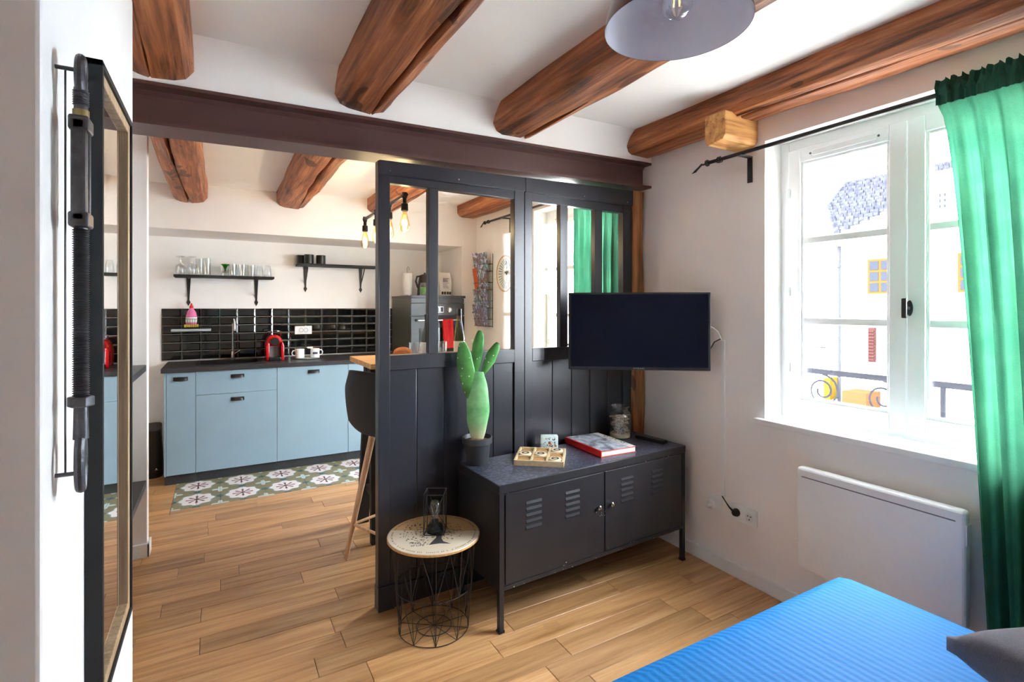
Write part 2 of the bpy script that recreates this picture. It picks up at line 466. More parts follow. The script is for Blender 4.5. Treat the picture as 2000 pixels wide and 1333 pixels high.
# ------------------------------------------------------------------ mesh helpers
class MB:
    def __init__(s):
        s.v = []
        s.f = []
    def add(s, vs, fs):
        o = len(s.v)
        s.v += [tuple(p) for p in vs]
        s.f += [[i + o for i in f] for f in fs]
        return s
    def box(s, a, b, rot=None, piv=None):
        x0, y0, z0 = [min(p, q) for p, q in zip(a, b)]
        x1, y1, z1 = [max(p, q) for p, q in zip(a, b)]
        vs = [Vector(p) for p in ((x0, y0, z0), (x1, y0, z0), (x1, y1, z0), (x0, y1, z0), (x0, y0, z1), (x1, y0, z1), (x1, y1, z1), (x0, y1, z1))]
        if rot is not None:
            c = Vector(piv) if piv is not None else Vector(((x0 + x1) / 2, (y0 + y1) / 2, (z0 + z1) / 2))
            vs = [rot @ (p - c) + c for p in vs]
        return s.add(vs, [(0, 3, 2, 1), (4, 5, 6, 7), (0, 1, 5, 4), (1, 2, 6, 5), (2, 3, 7, 6), (3, 0, 4, 7)])
    def prism(s, poly, axis, a, b):
        """polygon (2D, counter-clockwise) swept along an axis from a to b"""
        def P(p, t):
            if axis == 0: return (t, p[0], p[1])
            if axis == 1: return (p[0], t, p[1])
            return (p[0], p[1], t)
        n = len(poly)
        vs = [P(p, a) for p in poly] + [P(p, b) for p in poly]
        fs = [list(range(n))[::-1], list(range(n, 2 * n))]
        fs += [(i, (i + 1) % n, n + (i + 1) % n, n + i) for i in range(n)]
        return s.add(vs, fs)
    def cyl(s, p0, p1, r0, r1=None, seg=16, caps=True):
        r1 = r0 if r1 is None else r1
        p0, p1 = Vector(p0), Vector(p1)
        d = (p1 - p0).normalized()
        u = d.orthogonal().normalized()
        w = d.cross(u)
        vs = []
        for p, r in ((p0, r0), (p1, r1)):
            for i in range(seg):
                a = 2 * PI * i / seg
                vs.append(p + u * math.cos(a) * r + w * math.sin(a) * r)
        fs = [(i, (i + 1) % seg, seg + (i + 1) % seg, seg + i) for i in range(seg)]
        if caps:
            fs += [list(range(seg))[::-1], list(range(seg, 2 * seg))]
        return s.add(vs, fs)
    def tube(s, pts, r, seg=8, closed=False):
        pts = [Vector(p) for p in pts]
        n = len(pts)
        rs = r if isinstance(r, (list, tuple)) else [r] * n
        u = None
        vs = []
        for i in range(n):
            if closed:
                d = pts[(i + 1) % n] - pts[i - 1]
            else:
                d = pts[min(i + 1, n - 1)] - pts[max(i - 1, 0)]
            d.normalize()
            if u is None:
                u = d.orthogonal().normalized()
            u = (u - d * u.dot(d))
            u = u.normalized() if u.length > 1e-6 else d.orthogonal().normalized()
            w = d.cross(u)
            for k in range(seg):
                a = 2 * PI * k / seg
                vs.append(pts[i] + (u * math.cos(a) + w * math.sin(a)) * rs[i])
        fs = []
        for i in range(n if closed else n - 1):
            j = (i + 1) % n
            for k in range(seg):
                l = (k + 1) % seg
                fs.append((i * seg + k, i * seg + l, j * seg + l, j * seg + k))
        if not closed:
            fs += [list(range(seg))[::-1], [(n - 1) * seg + k for k in range(seg)]]
        return s.add(vs, fs)
    def lathe(s, prof, c=(0, 0, 0), seg=32, axis=2):
        """profile of (radius, height) revolved"""
        vs = []
        n = len(prof)
        for i in range(seg):
            a = 2 * PI * i / seg
            for r, z in prof:
                p = (math.cos(a) * r, math.sin(a) * r, z)
                if axis == 0: p = (p[2], p[0], p[1])
                if axis == 1: p = (p[0], -p[2], p[1])
                vs.append((p[0] + c[0], p[1] + c[1], p[2] + c[2]))
        fs = []
        for i in range(seg):
            j = (i + 1) % seg
            for k in range(n - 1):
                q = [i * n + k, j * n + k, j * n + k + 1, i * n + k + 1]
                if prof[k][0] < 1e-7: q = [i * n + k, j * n + k + 1, i * n + k + 1]
                elif prof[k + 1][0] < 1e-7: q = [i * n + k, j * n + k, i * n + k + 1]
                fs.append(q)
        return s.add(vs, fs)
    def grid(s, fn, nu, nv, closed_u=False):
        o = []
        for i in range(nu + (0 if closed_u else 1)):
            for j in range(nv + 1):
                o.append(fn(i / nu, j / nv))
        fs = []
        for i in range(nu):
            i2 = (i + 1) % nu if closed_u else i + 1
            for j in range(nv):
                fs.append((i * (nv + 1) + j, i2 * (nv + 1) + j, i2 * (nv + 1) + j + 1, i * (nv + 1) + j + 1))
        return s.add(o, fs)
    def mesh(s, name, mat, bevel=0.0, seg=2, smooth=True, ang=35):
        me = bpy.data.meshes.new(name)
        me.from_pydata(s.v, [], s.f)
        bm = bmesh.new()
        bm.from_mesh(me)
        if not bevel:
            bmesh.ops.remove_doubles(bm, verts=bm.verts, dist=1e-6)
        bmesh.ops.recalc_face_normals(bm, faces=bm.faces)
        if bevel:
            es = [e for e in bm.edges if len(e.link_faces) == 2 and e.calc_face_angle() > R(30)]
            bmesh.ops.bevel(bm, geom=es, offset=bevel, segments=seg, profile=0.5, affect='EDGES', clamp_overlap=True)
        bm.to_mesh(me)
        bm.free()
        if mat:
            me.materials.append(M[mat])
        if bevel:
            ang = min(ang, 20)
        if smooth and len(me.polygons):
            me.polygons.foreach_set('use_smooth', [True] * len(me.polygons))
            me.set_sharp_from_angle(angle=R(ang))
        me.update()
        return me
    def build(s, name, mat, parent=None, loc=(0, 0, 0), rot=(0, 0, 0), label=None, **kw):
        o = bpy.data.objects.new(name, s.mesh(name, mat, **kw))
        COL.objects.link(o)
        o.location = loc
        o.rotation_euler = rot
        if parent is not None:
            o.parent = parent
        if label:
            o['label'] = label
        return o
def tag(o, label, cat, group=None, kind=None):
    o['label'] = label
    o['category'] = cat
    if group: o['group'] = group
    if kind: o['kind'] = kind
    return o
def thing(name, label, cat, loc=(0, 0, 0), rz=0.0, group=None, kind=None):
    o = bpy.data.objects.new(name, None)
    o.empty_display_size = 0.1
    COL.objects.link(o)
    o.location = loc
    o.rotation_euler = (0, 0, rz)
    return tag(o, label, cat, group, kind)
def struct(o, label, cat='wall'):
    o['kind'] = 'structure'
    o['label'] = label
    o['category'] = cat
    return o
def dup(root, loc, rz=None, label=None, group=None):
    r = root.copy()
    COL.objects.link(r)
    r.location = loc
    if rz is not None: r.rotation_euler = (0, 0, rz)
    if label: r['label'] = label
    if group: r['group'] = group
    for ch in list(root.children):
        c = ch.copy()
        COL.objects.link(c)
        c.parent = r
        for g in list(ch.children):
            d = g.copy()
            COL.objects.link(d)
            d.parent = c
    return r
def share(me, name, parent, loc, rot=(0, 0, 0), scale=(1, 1, 1)):
    o = bpy.data.objects.new(name, me)
    COL.objects.link(o)
    o.parent = parent
    o.location = loc
    o.rotation_euler = rot
    o.scale = scale
    return o
def text_mesh(txt, size, mat, depth=0.0005):
    cu = bpy.data.curves.new('lettering', 'FONT')
    cu.body = txt
    cu.size = size
    cu.extrude = depth
    cu.align_x = 'CENTER'
    cu.align_y = 'CENTER'
    tmp = bpy.data.objects.new('lettering', cu)
    COL.objects.link(tmp)
    dg = bpy.context.evaluated_depsgraph_get()
    me = bpy.data.meshes.new_from_object(tmp.evaluated_get(dg))
    bpy.data.objects.remove(tmp)
    me.materials.clear()
    me.materials.append(M[mat])
    return me
def RZ(a): return Matrix.Rotation(a, 3, 'Z')
def RX(a): return Matrix.Rotation(a, 3, 'X')
def RY(a): return Matrix.Rotation(a, 3, 'Y')

# ================================================================== SETTING
XR = 2.315          # right wall inner face
YB = 5.39           # kitchen back wall
def zc(x): return 2.375 + 0.026 * (x - 0.4)      # ceiling height: the old house leans
def zt(x): return 2.218 + 0.034 * (x + 0.17)     # underside of the timbers

# ---- floor: sub-floor, oak planks, cement tiles
fl = MB().box((-1.8, -4.0, -0.10), (2.62, 5.7, -0.014)).build('floor', 'plinth_dark')
struct(fl, 'oak plank floor with a strip of patterned cement tiles', 'floor')
TX0, TX1, TY0, TY1 = -0.29, 1.48, 4.19, 4.845
known = {2.71: -.072, 2.46: -.07, 3.2: -.19, 3.07: .09, 2.96: .005, 2.855: .369, 2.61: .495, 2.357: .43, 2.10: .325, 3.845: -.064, 3.72: -.06, 2.23: .9, 1.98: 1.1}
PW = 0.1225
y = 2.404 - PW * 51
plank_cache = {}
def add_plank(x0, x1, y0, y1):
    if x1 - x0 < 0.02 or y1 - y0 < 0.012:
        return
    L, w = round((x1 - x0) - 0.0016, 3), round((y1 - y0) - 0.0018, 4)
    if (L, w) not in plank_cache:
        plank_cache[(L, w)] = MB().box((-L / 2, -w / 2, -0.014), (L / 2, w / 2, 0)).mesh('plank', 'oak_floor', bevel=0.0012, seg=1)
    share(plank_cache[(L, w)], 'plank', fl, ((x0 + x1) / 2, (y0 + y1) / 2, 0))
while y < YB:
    y0, y1 = y, min(y + PW, YB)
    yc = (y0 + y1) / 2
    if y1 > -3.7:
        j = None
        for k, xk in known.items():
            if abs(k - yc) < PW / 2:
                j = xk
        far = y1 < 0.3
        xs = [-1.7]
        if j is None:
            j = random.uniform(-.5, .4)
        lens = lambda: random.choice((0.45, 0.6, 0.7, 0.8, 0.95, 1.1)) if not far else 1.6
        cur = j
        left = []
        while cur > -1.7:
            left.append(cur)
            cur -= lens()
        right = []
        cur = j + lens()
        while cur < XR - 0.05:
            right.append(cur)
            cur += lens()
        xs = [-1.7] + [q for q in sorted(left) if q > -1.6] + right + [XR]
        for a, b in zip(xs, xs[1:]):
            if y1 <= TY0 + 0.004 or y0 >= TY1 - 0.004:
                add_plank(a, b, y0, y1)
            else:
                for (qa, qb) in ((a, min(b, TX0)), (max(a, TX1), b)):
                    if qb > qa: add_plank(qa, qb, y0, y1)
                if y0 < TY0 and TX0 < b and a < TX1:
                    add_plank(max(a, TX0), min(b, TX1), y0, TY0)
                if y1 > TY1 and TX0 < b and a < TX1:
                    add_plank(max(a, TX0), min(b, TX1), TY1, y1)
    y += PW
tw, td = (TX1 - TX0) / 12, (TY1 - TY0) / 4
tm = MB().box((-tw / 2 + .0008, -td / 2 + .0008, -0.014), (tw / 2 - .0008, td / 2 - .0008, 0.001)).mesh('cement_tile', 'cement', bevel=0.001, seg=1)
for i in range(12):
    for k in range(4):
        share(tm, 'cement_tile', fl, (TX0 + tw * (i + .5), TY0 + td * (k + .5), 0))

# ---- walls
wr = MB()
ys = [-4.0]
for y0, y1 in sorted(WIN_Y):
    ys += [y0, y1]
ys.append(5.7)
ZS, ZH = 0.845, 2.20
for a, b in zip(ys[0::2], ys[1::2]):
    wr.box((XR, a, -0.1), (XR + .32, b, 2.8))
for y0, y1 in WIN_Y:
    wr.box((XR, y0, -0.1), (XR + .32, y1, (ZS - .03) if y0 < 2 else .07))
    wr.box((XR, y0, ZH), (XR + .32, y1, 2.8))
struct(wr.build('wall_right', 'wall_paint', smooth=False), 'white plastered wall with the windows')
wb = struct(MB().box((-1.8, YB, -0.1), (XR, YB + .3, 2.8)).build('wall_back', 'wall_paint'), 'white kitchen wall behind the counter with black metro tiles')
sf = MB().box((-1.8, 4.82, 2.005), (2.15, YB, 2.8)).box((2.15, 4.82, 0), (XR, YB, 2.8))
struct(sf.build('wall_soffit', 'wall_paint', smooth=False), 'white boxed-in soffit above the kitchen counter')
struct(MB().box((-1.8, -4.0, -0.1), (XR, -3.75, 2.8)).build('wall_front', 'wall_paint'), 'white wall behind the camera')
struct(MB().box((-2.0, -4.0, -0.1), (-1.7, 5.7, 2.8)).build('wall_left', 'wall_paint'), 'white outer wall')
wp = MB().box((-1.7, .90, -0.1), (-.205, 1.73, 2.8))
struct(wp.build('wall_pillar', 'wall_paint', bevel=0.006), 'white wall pier carrying the mirror and the iron tie rod')
struct(MB().box((-1.7, 1.73, -0.1), (-.80, 3.5, 2.8)).build('wall_niche', 'wall_paint'), 'white back wall of the shelved niche')
struct(MB().box((-1.7, 3.5, -0.1), (-.35, 3.575, 2.8)).build('wall_stub', 'wall_paint', bevel=0.004), 'white stub wall between niche and kitchen')
struct(MB().box((-.80, 3.485, 0), (-.338, 3.5, .075)).box((-.35, 3.485, 0), (-.338, 3.585, .075)).build('baseboard_stub', 'white_gloss', bevel=0.003), 'white baseboard around the stub wall', 'baseboard')
struct(MB().box((XR - .013, -3.75, 0), (XR, 4.82, .07)).build('baseboard_right', 'white_gloss', bevel=0.003), 'white baseboard under the windows', 'baseboard')
for z, lab in ((1.07, 'black upper shelf board in the white niche'), (.43, 'black lower shelf board in the white niche')):
    tag(MB().box((-.45, -.86, -.035), (0, .86, 0)).build('niche_shelf', 'worktop', loc=(-.352, 2.62, z), bevel=0.002), lab, 'shelf', 'niche shelves')
# ---- ceiling
cl = MB()
xa, xb = -2.0, XR + .3
cl.add([(xa, -4.0, zc(xa)), (xb, -4.0, zc(xb)), (xb, 5.7, zc(xb)), (xa, 5.7, zc(xa)), (xa, -4.0, 2.95), (xb, -4.0, 2.95), (xb, 5.7, 2.95), (xa, 5.7, 2.95)],
       [(0, 3, 2, 1), (4, 5, 6, 7), (0, 1, 5, 4), (1, 2, 6, 5), (2, 3, 7, 6), (3, 0, 4, 7)])
struct(cl.build('ceiling', 'ceiling_paint', smooth=False), 'white plaster ceiling between old timbers', 'ceiling')

# ---- steel beam (I-section) running across the opening, rising a little to the right
BX0, BY0, BZ0 = -0.80, 2.232, 2.031
BANG = math.atan2(0.085, 2.58)
BSL = 0.0291
BL = 3.12
def sect_prism(poly, L, slope):
    """(y,z) section swept along +x over L with rising slope"""
    n = len(poly)
    mb = MB()
    vs = [(0, p[0], p[1]) for p in poly] + [(L, p[0], p[1] + slope * L) for p in poly]
    fs = [list(range(n))[::-1], list(range(n, 2 * n))] + [(i, (i + 1) % n, n + (i + 1) % n, n + i) for i in range(n)]
    return mb.add(vs, fs)
Wf, Hf, tf, tw_ = 0.16, 0.155, 0.013, 0.009
c = Wf / 2
isec = [(0, 0), (Wf, 0), (Wf, tf), (c + tw_ + .012, tf), (c + tw_ / 2, tf + .015), (c + tw_ / 2, Hf - tf - .015), (c + tw_ + .012, Hf - tf), (Wf, Hf - tf), (Wf, Hf), (0, Hf), (0, Hf - tf), (c - tw_ - .012, Hf - tf), (c - tw_ / 2, Hf - tf - .015), (c - tw_ / 2, tf + .015), (c - tw_ - .012, tf), (0, tf)]
sb = sect_prism(isec, BL, BSL).build('steel_beam', 'steel_brown', loc=(BX0, BY0, BZ0), rot=(0, 0, BANG))
tag(sb, 'dark brown painted steel I-beam spanning the opening above the partition', 'beam')
# plaster bulkhead with coved sides above the steel
bh = [(0.004, Hf)]
bh += [(0.004 - .19 * (1 - math.cos(a)), Hf + .175 * math.sin(a)) for a in [i * PI / 2 / 8 for i in range(1, 9)]]
bh += [(Wf - .004 + .19 * (1 - math.cos(a)), Hf + .175 * math.sin(a)) for a in [i * PI / 2 / 8 for i in range(8, 0, -1)]]
bh += [(Wf - .004, Hf)]
struct(sect_prism(bh, BL, BSL).build('wall_bulkhead', 'ceiling_paint', loc=(BX0, BY0, BZ0), rot=(0, 0, BANG)), 'white coved plaster above the steel beam')

# ---- timbers
def timber(x0, x1, ya, yb, crack, label, depth=0.13, seed=1, zoff=0.0):
    rd = random.Random(seed)
    w = x1 - x0
    xc = (x0 + x1) / 2
    zb = zt(xc) + zoff
    n = max(10, int((yb - ya) / 0.07))
    ph = [rd.uniform(0, 6) for _ in range(8)]
    rows = []
    for i in range(n + 1):
        t = i / n
        yy = ya + (yb - ya) * t
        wob = lambda k, a: a * (math.sin(yy * 2.1 + ph[k]) + .6 * math.sin(yy * 5.3 + ph[k] * 2) + .35 * math.sin(yy * 11.7 + ph[k] * 3))
        cx = w * (crack + .07 * math.sin(yy * 1.4 + ph[6])) - w / 2
        cw = max(.0006, .007 + .007 * math.sin(yy * 3.1 + ph[7]) + .003 * math.sin(yy * 13))
        cdp = .05 if cw > .002 else .004
        ch = .042 + wob(0, .006)
        ch2 = .046 + wob(1, .006)
        L, Rr = -w / 2 + wob(2, .004), w / 2 + wob(3, .004)
        b = wob(4, .004)
        b2 = wob(5, .003)
        sec = [(L, depth + .05), (L + wob(1, .002), ch), (L + ch * .55, .012 + b), (L + ch * 1.3, b), (cx - cw - .004, b2), (cx - cw, .004 + b2), (cx, cdp), (cx + cw, .004 + b2), (cx + cw + .004, b2), (Rr - ch2 * 1.3, b), (Rr - ch2 * .55, .012 + b), (Rr + wob(0, .002), ch2), (Rr, depth + .05)]
        rows.append([(p[0] + xc, yy, zb + p[1]) for p in sec])
    mb = MB()
    m = len(rows[0])
    vs = [Vector(p) - Vector((xc, 0, zb)) for r in rows for p in r]
    fs = []
    for i in range(n):
        for k in range(m - 1):
            fs.append((i * m + k, i * m + k + 1, (i + 1) * m + k + 1, (i + 1) * m + k))
    fs.append(list(range(m)))
    fs.append([n * m + k for k in range(m)][::-1])
    mb.add(vs, fs)
    o = mb.build('timber_beam', 'old_beam', loc=(xc, 0, zb), ang=28)
    return tag(o, label, 'beam', 'exposed ceiling timbers')
YK = 4.83
timber(-.31, -.085, -.2, YK, .42, 'rough brown ceiling timber beside the white pier, above the niche', seed=3)
timber(.42, .67, -3.7, YK, .66, 'rough brown ceiling timber with a long dark split, second from the white pier', seed=5)
timber(1.195, 1.43, -3.7, YK, .75, 'rough brown ceiling timber passing beside the pendant lamp', seed=8)
timber(2.10, XR + .03, -3.7, YK, .3, 'rough brown ceiling timber lying along the window wall', seed=11)
# corbel block under the wall timber
cb = MB()
cb.prism([(-.06, .148), (-.06, .03), (-.045, .012), (.045, 0), (.06, .02), (.06, .148)], 0, 0, .245)
tag(cb.build('timber_corbel', 'corbel_wood', loc=(2.07, 1.672, 2.175), bevel=0.008), 'sawn pale timber block jutting from the wall under the beam', 'timber block')

# ---- backsplash tiles (children of the kitchen wall)
tl = 0.1465
thh = 0.0755
MB().box((-.437, YB - .004, .915), (1.593, YB, 1.376)).build('grout_bed', 'grout', wb)
def tile_mesh(w, h):
    b, e = 0.0020, 0.013
    mb = MB()
    o = [(-w / 2 + b, -h / 2 + b), (w / 2 - b, -h / 2 + b), (w / 2 - b, h / 2 - b), (-w / 2 + b, h / 2 - b)]
    i_ = [(-w / 2 + e, -h / 2 + e), (w / 2 - e, -h / 2 + e), (w / 2 - e, h / 2 - e), (-w / 2 + e, h / 2 - e)]
    vs = [(p[0], 0, p[1]) for p in o] + [(p[0], -.005, p[1]) for p in o] + [(p[0], -.009, p[1]) for p in i_]
    fs = [(0, 1, 5, 4), (1, 2, 6, 5), (2, 3, 7, 6), (3, 0, 4, 7), (4, 5, 9, 8), (5, 6, 10, 9), (6, 7, 11, 10), (7, 4, 8, 11), (8, 9, 10, 11)]
    return mb.add(vs, fs).mesh('metro_tile', 'tile_black', smooth=False)
tmesh = tile_mesh(tl, thh)
cutm = tile_mesh(tl, .461 - 6 * thh + .0)if .461 - 6 * thh > .02 else None
for i in range(14):
    x = -.437 + tl * (i + .5)
    if x > 1.6: break
    for k in range(6):
        share(tmesh, 'metro_tile', wb, (x, YB - .004, 1.376 - thh * (k + .5)))

# ---- windows
def window(n, y0, y1, label, ZS=0.845):
    w = thing('window_%d' % n, label, 'window', (XR, (y0 + y1) / 2, ZS), 0, kind='structure')
    hw = (y1 - y0) / 2
    H = ZH - ZS
    x0, x1 = .130, .195
    f = MB()
    f.box((x0, -hw, 0), (x1, -hw + .042, H)).box((x0, hw - .042, 0), (x1, hw, H)).box((x0, -hw + .042, H - .045), (x1, hw - .042, H)).box((x0, -hw + .042, 0), (x1, hw - .042, .03))
    f.build('frame', 'white_gloss', w, bevel=0.003)
    for s in (1, -1):
        a, b = (0.002, hw - .044) if s > 0 else (-hw + .044, -.002)
        z0, z1 = .032, H - .047
        st, rt = .060, .066
        g0, g1 = a + (st if s < 0 else .062), b - (.062 if s < 0 else st)
        m = MB()
        m.box((x0 - .012, a, z0), (x1 - .02, g0, z1)).box((x0 - .012, g1, z0), (x1 - .02, b, z1))
        m.box((x0 - .012, g0, z0), (x1 - .02, g1, z0 + rt)).box((x0 - .012, g0, z1 - rt), (x1 - .02, g1, z1))
        sh = m.build('sash', 'white_gloss', w, bevel=0.004)
        k = MB()
        zg0, zg1 = z0 + rt, z1 - rt
        for (p, q) in (((x0 - .004, g0, zg0), (x0 + .012, g0 + .012, zg1)), ((x0 - .004, g1 - .012, zg0), (x0 + .012, g1, zg1)), ((x0 - .004, g0 + .012, zg0), (x0 + .012, g1 - .012, zg0 + .012)), ((x0 - .004, g0 + .012, zg1 - .012), (x0 + .012, g1 - .012, zg1))):
            k.box(p, q)
        k.build('glazing_bead', 'white_gloss', sh, bevel=0.003)
        bars = [z - ZS for z in (.54, .93, 1.323, 1.708) if z > ZS + .3]
        for z in bars:
            MB().box((x0 - .002, g0, z - .015), (x0 + .030, g1, z + .015)).build('muntin', 'white_gloss', sh, bevel=0.003)
        zz = [zg0] + bars + [zg1]
        for z_a, z_b in zip(zz, zz[1:]):
            MB().box((x0 + .018, g0 - .004, z_a), (x0 + .021, g1 + .004, z_b)).build('pane', 'clear_glass', sh)
        if s > 0:
            v = MB().box((x0 - .019, a + .11, z1 - .048), (x0 - .010, b - .12, z1 - .022))
            vt = v.build('vent_strip', 'white_matte', sh, bevel=0.003)
            for yy in (a + .10, b - .11):
                MB().cyl((x0 - .0145, yy, z1 - .035), (x0 - .010, yy, z1 - .035), .005, seg=10).build('screw', 'mid_grey', vt)
        for z in (1.095 - ZS, 1.465 - ZS, 1.945 - ZS):
            e = b - .004 if s > 0 else a + .004
            MB().cyl((x0 - .016, e, z - .022), (x0 - .016, e, z + .022), .007, seg=10).build('hinge', 'white_matte', w)
    h = MB().lathe([(0, 0), (.017, 0), (.019, .004), (.017, .009), (0, .010)], seg=20, axis=0)
    h.v = [(-p[0], p[1] * .62, p[2] * 1.7) for p in h.v]
    hn = h.build('handle', 'plastic_black', w, loc=(x0 - .012, -.012, 1.385 - ZS))
    MB().box((-.050, -.006, -.006), (-.008, .006, .006)).box((-.052, -.009, -.040), (-.040, .010, .040)).build('lever', 'plastic_black', hn, bevel=0.004)
    MB().box((-.03, -hw - .045, -.030), (x0 + .002, hw + .045, 0)).build('sill', 'white_gloss', w, bevel=0.007, seg=3)
    return w
window(1, *WIN_Y[0], 'white casement window beside the radiator and the green curtain')
window(2, *WIN_Y[1], 'white casement window in the kitchen beyond the glazed partition', .10)  # lower part near the floor is added, to let more daylight into the kitchen

window(3, *WIN_Y[2], 'white casement window added unseen behind the camera for fill light')  # unseen extra window, put in to fill the room with light

# ================================================================== PARTITION
TH = R(2)
pt = thing('glazed_partition', 'black wooden partition with glazed upper panes and boarded lower half', 'partition', (.652, 2.338, 0), TH)
def pbox(name, u0, u1, z0, z1, v0=0.0, v1=.045, mat='partition_black', bev=.002):
    return MB().box((u0, v0, z0), (u1, v1, z1)).build(name, mat, pt, bevel=bev)
for (u0, u1) in ((-.019, .031), (.706, .7685), (.7705, .820), (1.484, 1.569)):
    pbox('stile', u0, u1, 0.0, 2.02)
for (u0, u1) in ((.223, .273), (1.010, 1.064), (1.264, 1.320)):
    pbox('mullion', u0, u1, 1.166, 1.965, .004, .040)
for (u0, u1) in ((.031, .706), (.820, 1.484)):
    pbox('mid_rail', u0, u1, 1.097, 1.166, -.001, .046)
    pbox('top_rail', u0, u1, 1.962, 2.02, .002, .042)
    pbox('bottom_rail', u0, u1, 0.0, .10, -.001, .046)
for js in ((.031, .166, .306, .440, .582, .706), (.820, .960, 1.095, 1.231, 1.364, 1.484)):
    for a, b in zip(js, js[1:]):
        pbox('plank', a + .0012, b - .0012, .10, 1.097, .010, .036, bev=.003)
for (u0, u1) in ((.031, .223), (.273, .706), (.820, 1.010), (1.064, 1.264), (1.320, 1.484)):
    MB().box((u0, .020, 1.166), (u1, .024, 1.962)).build('pane', 'clear_glass', pt)
def header(u0, u1, zb0, zb1, zt0, zt1):
    m = MB()
    vs = []
    for v in (-.014, .052):
        vs += [(u0, v, zb0), (u1, v, zb1), (u1, v, zt1), (u0, v, zt0)]
    m.add(vs, [(0, 1, 2, 3), (7, 6, 5, 4), (0, 4, 5, 1), (1, 5, 6, 2), (2, 6, 7, 3), (3, 7, 4, 0)])
    h = m.build('header', 'partition_black', pt, bevel=.0015)
    for k in (.06, .5, .92):
        u = u0 + (u1 - u0) * k
        z = zb0 + (zb1 - zb0) * k + .018
        MB().cyl((u, -.017, z), (u, -.013, z), .004, seg=8).build('screw', 'chrome', h)
header(-.021, .768, 1.994, 2.006, 2.058, 2.080)
header(.7695, 1.569, 2.004, 2.010, 2.081, 2.104)
MB().box((-.026, -.006, 0), (-.019, .050, .11)).box((-.026, -.008, 0), (.05, -.0015, .11)).build('plinth_block', 'partition_black', pt, bevel=.002)
MB().box((-.024, .000, .11), (-.019, .045, 2.058)).build('edge_strip', 'partition_black', pt, bevel=.001)

# old post between partition and wall
pm = MB()
def postf(u, v):
    a = u * 2 * PI
    z = v * 2.105
    r = .052 + .004 * math.sin(3 * a + z * 4) + .003 * math.sin(7 * a + z * 9)
    sq = 1 / max(abs(math.cos(a)), abs(math.sin(a))) ** .45
    return (r * sq * math.cos(a), r * sq * math.sin(a), z)
pm.grid(postf, 24, 40, True)
pm.f.append([k * 41 for k in range(24)][::-1])
pm.f.append([k * 41 + 40 for k in range(24)])
tag(pm.build('timber_post', 'old_post', loc=(2.252, 2.425, 0)), 'weathered brown timber post between the partition and the wall', 'post')

# ================================================================== TELEVISION
tv = thing('television', 'flat black television on a wall arm in the corner', 'television', (1.925, 2.037, 1.262), R(-35.9))
MB().box((-.367, -.012, -.205), (.367, .018, .205)).build('bezel', 'plastic_black', tv, bevel=.004)
MB().box((-.354, -.0135, -.188), (.354, -.0115, .195)).build('screen', 'screen', tv)
MB().box((-.30, .018, -.16), (.30, .055, .14)).build('back_cover', 'matte_black', tv, bevel=.012)
share(text_mesh('SAMSUNG', .013, 'chrome', .0004), 'lettering', tv, (0, -.0128, -.1965), (R(90), 0, 0))
MB().box((-.06, .055, -.06), (.06, .075, .06)).tube([(0, .07, 0), (.02, .16, 0), (.10, .25, 0), (.03, .36, 0)], .014).build('wall_arm', 'metal_black', tv)
# cables and trunking
tag(MB().box((-.008, -.011, 0), (0, .011, .826)).build('cable_trunking', 'white_gloss', loc=(XR, 1.813, .388), bevel=.002), 'narrow white cable trunking running down the wall from the television', 'trunking')
tag(MB().tube([(2.20, 1.84, 1.29), (2.25, 1.835, 1.285), (2.285, 1.825, 1.262), (2.300, 1.815, 1.218)], .0028).build('white_cable', 'white_matte'), 'thin white cable curving from the television to the trunking', 'cable')
tag(MB().tube([(2.18, 1.87, 1.06), (2.215, 1.855, 1.075), (2.235, 1.845, 1.15), (2.27, 1.835, 1.205), (2.303, 1.82, 1.222)], .003).build('black_cable', 'plastic_black'), 'thin black cable curving from the television to the trunking', 'cable')
s1 = thing('wall_socket', 'single white wall socket holding a round white plug below the trunking', 'socket', (XR, 1.860, .335))
MB().box((-.010, -.042, -.042), (0, .042, .042)).build('plate', 'white_gloss', s1, bevel=.003)
wpg = thing('white_plug', 'round white plug pushed into the single socket', 'plug', (XR - .012, 1.875, .330))
MB().lathe([(0, 0), (.024, 0), (.026, .006), (.024, .014), (.012, .018), (.010, .045), (0, .047)], seg=20, axis=0).build('body', 'white_matte', wpg, rot=(0, 0, PI))
s2 = thing('double_wall_socket', 'double white wall socket with a black plug in it', 'socket', (XR, 1.692, .335))
MB().box((-.010, -.078, -.042), (0, .078, .042)).build('plate', 'white_gloss', s2, bevel=.003)
MB().lathe([(.021, 0), (.022, .002), (.020, .003), (.019, -.004), (0, -.004)], seg=20, axis=0).build('outlet', 'white_matte', s2, loc=(-.0105, -.038, 0), rot=(0, 0, PI))
for dy, dz in ((-.030, .006), (-.046, .006), (-.038, -.010)):
    MB().cyl((-.0125, dy, dz), (-.010, dy, dz), .003, seg=8).build('pin_hole', 'plastic_black', s2)
bp = thing('black_plug', 'black plug with its lead in the double socket', 'plug', (XR - .011, 1.725, .338))
MB().lathe([(0, 0), (.020, 0), (.021, .008), (.015, .022), (0, .026)], seg=20, axis=0).build('body', 'plastic_black', bp, rot=(0, 0, PI))
MB().tube([(-.018, .008, .006), (-.02, .03, .02), (-.012, .06, .040), (-.004, .085, .056)], [.006, .004, .003, .003]).build('lead', 'plastic_black', bp)

